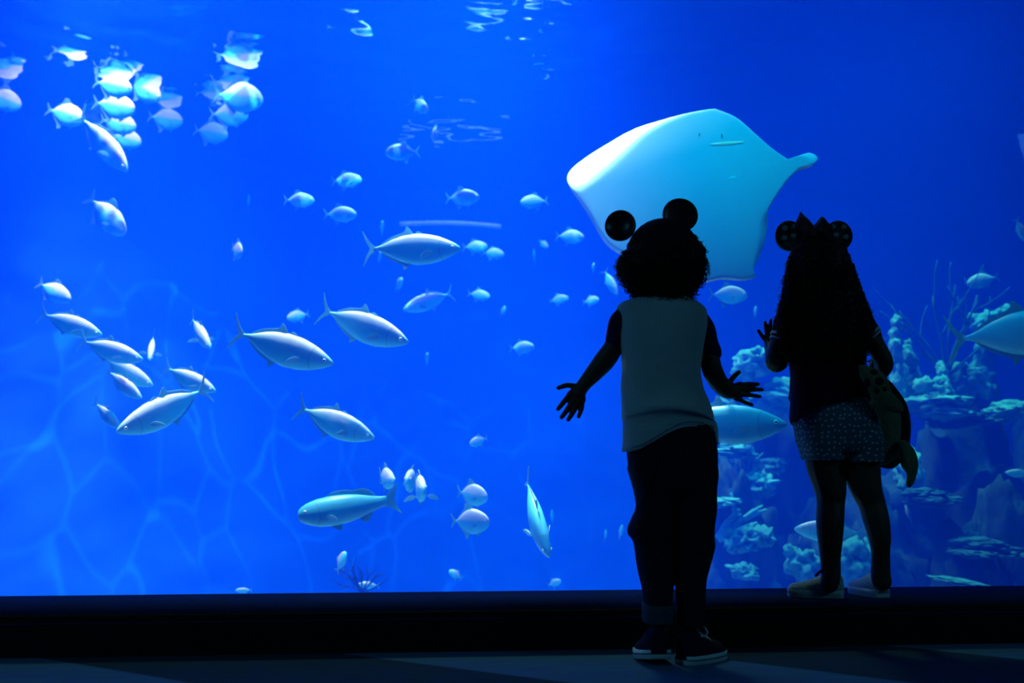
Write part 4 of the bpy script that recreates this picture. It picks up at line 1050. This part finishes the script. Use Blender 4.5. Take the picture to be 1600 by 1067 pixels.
bm.faces.new(inn)
shirtg = put('shirt', bm, m_maroon, girl, G0)
for side, pts in (('left', [(1238, 486, GD, 14), (1229, 500, GD, 18.5), (1224, 516, GD, 17.8), (1221, 533, GD, 17.5)]), ('right', [(1340, 486, GD, 14), (1347, 500, GD, 17), (1355, 514, GD, 16.5), (1362, 526, GD, 15.8)])):
    bm = bmesh.new(); limb(bm, pts)
    sl = fuse('sleeve', bm, m_maroon, shirtg, .004, 2, G0)
    # two white knit bands round the cuff
    (x0, y0, _, r0), (x1, y1, _, r1) = pts[-2], pts[-1]
    for f0, f1 in ((.42, .68), (.86, 1.06)):
        bm = bmesh.new(); cs = [at(x0 + (x1 - x0) * f, y0 + (y1 - y0) * f + (1.5 if side == 'left' else 0), GD) for f in (f0, (f0 + f1) / 2, f1)]
        ax = (cs[2] - cs[0]).normalized() + (RGT * -.28 if side == 'left' else RGT * .25)
        ax.normalize(); ln = (f1 - f0) * 16 * sG; rr_ = (r0 + (r1 - r0) * f0) * sG + .0035
        u = ax.cross(FLAT).normalized(); w_ = ax.cross(u); prev = None; first = None
        for t, rk in ((-.5, .93), (-.48, 1), (.48, 1), (.5, .93)):
            ring = [bm.verts.new(cs[1] + ax * ln * t + (u * math.cos(a) + w_ * math.sin(a)) * rr_ * rk) for a in [2 * PI * j / 32 for j in range(32)]]
            if prev:
                for j in range(32): bm.faces.new((prev[j], prev[(j + 1) % 32], ring[(j + 1) % 32], ring[j]))
            else: first = ring
            prev = ring
        for j in range(32): bm.faces.new((prev[j], prev[(j + 1) % 32], first[(j + 1) % 32], first[j]))
        put('cuff_band', bm, m_band, shirtg, G0)['label'] = 'white knit band on the ' + side + ' sleeve'
# shoes
so = shoe(girl, Vector((*at(1318, 926, 3.13).xy, LZ)), RGT * -1 + FLAT * .12, .166, .066, .047, 0, m_glitter, m_rubber, m_rubber, G0)
bm = bmesh.new(); tube(bm, [at(1284, 891, 3.10), at(1279, 895, 3.09), at(1274, 900, 3.085)], [.004, .005, .004], 8); put('elastic_gusset', bm, m_stripe, so, G0)
shoe(girl, Vector((*at(1382, 926, 3.12).xy, LZ)), FLAT + RGT * -.35, .150, .072, .05, 0, m_glitter, m_rubber, m_rubber, G0)
# hair: long curls widening to the shoulders and down the back
rnd = random.Random(12); bm = bmesh.new()
rows(bm, [(352, 1268, 1294, .02), (358, 1252, 1306, .045), (372, 1243, 1313, .07), (395, 1238, 1319, .095, -.005), (420, 1233, 1329, .10, -.012), (450, 1229, 1340, .09, -.022), (480, 1223, 1352, .075, -.045), (515, 1230, 1348, .05, -.075), (545, 1246, 1336, .032, -.085), (560, 1262, 1322, .015, -.085)], GD, 3, 40, 2.1, wob=.008, seed=7)
gl_ = [(362, 1247, 1309), (395, 1237, 1320), (420, 1232, 1330), (450, 1228, 1341), (480, 1221, 1354), (515, 1229, 1349), (545, 1244, 1338)]
def side_px(y):
    for a, b in zip(gl_, gl_[1:]):
        if a[0] <= y <= b[0]:
            f = (y - a[0]) / (b[0] - a[0]); return a[1] + (b[1] - a[1]) * f, a[2] + (b[2] - a[2]) * f
hdt = [(545, .032), (515, .05), (480, .075), (450, .09), (420, .10), (395, .095), (372, .07), (358, .045)]
sht = [(545, -.085), (515, -.075), (480, -.045), (450, -.022), (420, -.012), (395, -.005), (372, 0)]
for k in range(1150):
    y = rnd.uniform(364, 540); xl, xr = side_px(y); a = rnd.uniform(PI, 2 * PI) if rnd.random() < .6 else rnd.choice((PI + rnd.uniform(-.25, .3), rnd.uniform(-.3, .25)))
    hd = lerp(hdt, y); sh = lerp(sht, y)
    c = at((xl + xr) / 2, y, GD + sh); nrm = RGT * math.cos(a) + FLAT * math.sin(a)
    p0 = c + RGT * (math.cos(a) * (xr - xl) / 2 * sG * .99) + FLAT * (math.sin(a) * hd * 1.02)
    curl(bm, p0, nrm * .16 + Vector((0, 0, -1)), rnd.uniform(.04, .08), rnd.uniform(.005, .010), .0024, rnd.uniform(2, 4), rnd, 0, n=3)
for k in range(150):                                              # loose wisps standing off the outline
    y = rnd.uniform(395, 478); xl, xr = side_px(y); s = -1 if rnd.random() < .35 else 1
    p0 = at(xr - 1 if s > 0 else xl + 1, y, GD + rnd.uniform(-.04, .02))
    curl(bm, p0, RGT * s * rnd.uniform(.25, .6) + Vector((0, 0, -1)), rnd.uniform(.03, .07), rnd.uniform(.004, .009), .0015, rnd.uniform(1.5, 3.5), rnd, 0, n=3)
put('hair', bm, m_hair, girl, G0)
# headband: band, two dotted sequin ears, a sequin bow
hb = empty('headband', (0, 0, 0)); hb.parent = girl; hb['label'] = 'sequinned headband with dotted ears and a red bow'
bm = bmesh.new()
tube(bm, [HG + RmG @ Vector((.074 * math.cos(a), -.004, .074 + .052 * math.sin(a) - .035)) for a in [PI * k / 24 for k in range(25)]], [.007] * 25, 8)
put('band', bm, m_sequin, hb, G0)
def dotted_ear(px, py, rx, ry, dots, yaw):
    e = ear_disc(px, py, GD - .075, rx, ry, yaw, -.010, m_sequin, hb, G0, rim=-.002, thick=.014)
    for x, y, r in dots:
        bm = bmesh.new(); c = at(x, y, GD - .0885); s = mpp(c)
        f = [bm.verts.new(c + RGT * (math.cos(a) * r * s) + ZUP * (math.sin(a) * r * s)) for a in [2 * PI * j / 20 for j in range(20)]]
        g_ = [bm.verts.new(v.co * 1 + FLAT * .006) for v in f]
        bm.faces.new(f[::-1])
        for j in range(20): bm.faces.new((f[j], f[(j + 1) % 20], g_[(j + 1) % 20], g_[j]))
        put('dot', bm, m_dot, e, G0)
dotted_ear(1233.5, 368, 22, 24.5, [(1227, 356, 4.2), (1242, 353, 4), (1226, 371.5, 4.2), (1240, 368, 4)], -6)
dotted_ear(1311.5, 367.5, 22.5, 24, [(1302, 354, 4.2), (1319, 354.5, 4), (1307, 367, 4.2), (1322, 370, 4)], 6)
bow = empty('bow', (0, 0, 0)); bow.parent = hb
for out_ in ([(1272, 366), (1250, 362), (1243, 350), (1247, 339), (1251, 331), (1257, 337), (1266, 345), (1271, 354)],
             [(1272, 366), (1292, 362), (1297, 352), (1293, 346), (1285, 338.5), (1278, 344), (1272, 354)]):
    bm = bmesh.new(); o_ = smooth_pts([tuple(map(float, q)) for q in out_ + out_[:1]], 40)[:-1]
    mx_ = sum(q[0] for q in o_) / len(o_); my_ = sum(q[1] for q in o_) / len(o_)
    for sg in (-1, 1):
        c = bm.verts.new(at(mx_, my_, GD - .095 + sg * .016)); mid = [bm.verts.new(at(mx_ + (x - mx_) * .6, my_ + (y - my_) * .6, GD - .095 + sg * .013)) for x, y in o_]
        edge = [bm.verts.new(at(x, y, GD - .095 + sg * .001)) for x, y in o_]; n_ = len(o_)
        for j in range(n_):
            bm.faces.new((c, mid[j], mid[(j + 1) % n_])); bm.faces.new((mid[j], edge[j], edge[(j + 1) % n_], mid[(j + 1) % n_]))
    bmesh.ops.remove_doubles(bm, verts=bm.verts[:], dist=.0003)
    put('loop', bm, m_redbow, bow, G0)
bm = bmesh.new(); ball(bm, at(1272, 362, GD - .105), .014, 0, (1, .8, 1.1)); put('knot', bm, m_redbow, bow, G0)

# ============================================================ the plush turtle under the arm
TD = 3.06
T0 = at(1393, 732, TD)
toy = empty('plush_turtle', T0)
tag(toy, 'olive plush sea turtle hanging head-up under the arm of the long-haired child', 'soft toy')
def plush(name, out_, d, half, mats, parent=None, spots=()):
    """stuffed shape: outline in px swelling to a half thickness"""
    bm = bmesh.new(); o_ = smooth_pts([tuple(map(float, q)) for q in out_ + out_[:1]], 48)[:-1]; n_ = len(o_)
    mx_ = sum(q[0] for q in o_) / n_; my_ = sum(q[1] for q in o_) / n_
    for sg in (-1, 1):
        prev = None; c = bm.verts.new(at(mx_, my_, d + sg * half))
        for t in (.3, .55, .75, .9, .97, 1.0):
            ring = [bm.verts.new(at(mx_ + (x - mx_) * t, my_ + (y - my_) * t, d + sg * half * math.sqrt(max(0, 1 - t * t)))) for x, y in o_]
            for j in range(n_):
                q = (j + 1) % n_
                if prev: bm.faces.new((prev[j], prev[q], ring[q], ring[j]))
                else: bm.faces.new((c, ring[j], ring[q]))
            prev = ring
    bmesh.ops.remove_doubles(bm, verts=bm.verts[:], dist=.0003)
    o = put(name, bm, mats, parent or toy, T0)
    for x, y, r in spots:
        b2 = bmesh.new(); t = min(1, math.hypot((x - mx_) / 34, (y - my_) / 36)); ball(b2, at(x, y, d - half * math.sqrt(max(0, 1 - t * t)) * .96), r * mpp(T0), 0, (1, .35, 1.0))
        put('patch', b2, m_toy_spot, o, T0)
    return o
sh = plush('shell', [(1360, 610), (1374, 592), (1388, 593), (1404, 611), (1417, 632), (1423, 660), (1422, 690), (1416, 712), (1405, 725), (1394, 732), (1380, 731), (1370, 724), (1362, 700), (1358, 660)], TD + .11, .055, m_toy_shell)
plush('belly', [(1360, 626), (1374, 618), (1396, 622), (1407, 645), (1408, 680), (1403, 712), (1388, 724), (1374, 725), (1364, 712), (1359, 670)], TD + .07, .045, m_toy_belly)
plush('front_flipper', [(1342, 570), (1352, 571), (1364, 574), (1380, 583), (1388, 595), (1394, 612), (1404, 624), (1411.5, 634), (1411, 642), (1402, 645), (1384, 640.5), (1365, 628), (1354, 604), (1344, 588)], TD - .085, .028, m_toy,
      spots=[(1352, 582, 7), (1365, 584, 7), (1357, 597, 7), (1374, 596, 7), (1370, 610, 5), (1362, 575, 4), (1382, 608, 4)])
plush('front_flipper', [(1350, 612), (1360, 600), (1368, 606), (1366, 640), (1358, 660), (1350, 650)], TD + .17, .018, m_toy)
plush('rear_flipper', [(1402, 690), (1412, 687), (1422, 694), (1431.5, 708), (1435, 728), (1430, 750), (1423, 761), (1416, 758), (1417.5, 742), (1408, 728), (1403, 710)], TD + .03, .026, m_toy)
plush('rear_flipper', [(1362, 704), (1370, 700), (1376, 710), (1374, 722), (1367, 720)], TD + .14, .018, m_toy)
hd_ = plush('head', [(1362, 592), (1358, 570), (1364, 556), (1376, 552), (1384, 560), (1386, 578), (1382, 596)], TD + .145, .03, m_toy)
for s in (-1, 1):
    bm = bmesh.new(); ball(bm, at(1372 + 9 * s, 563, TD + .145) + FLAT * .016, .006); put('eye', bm, m_pupil, hd_, T0)
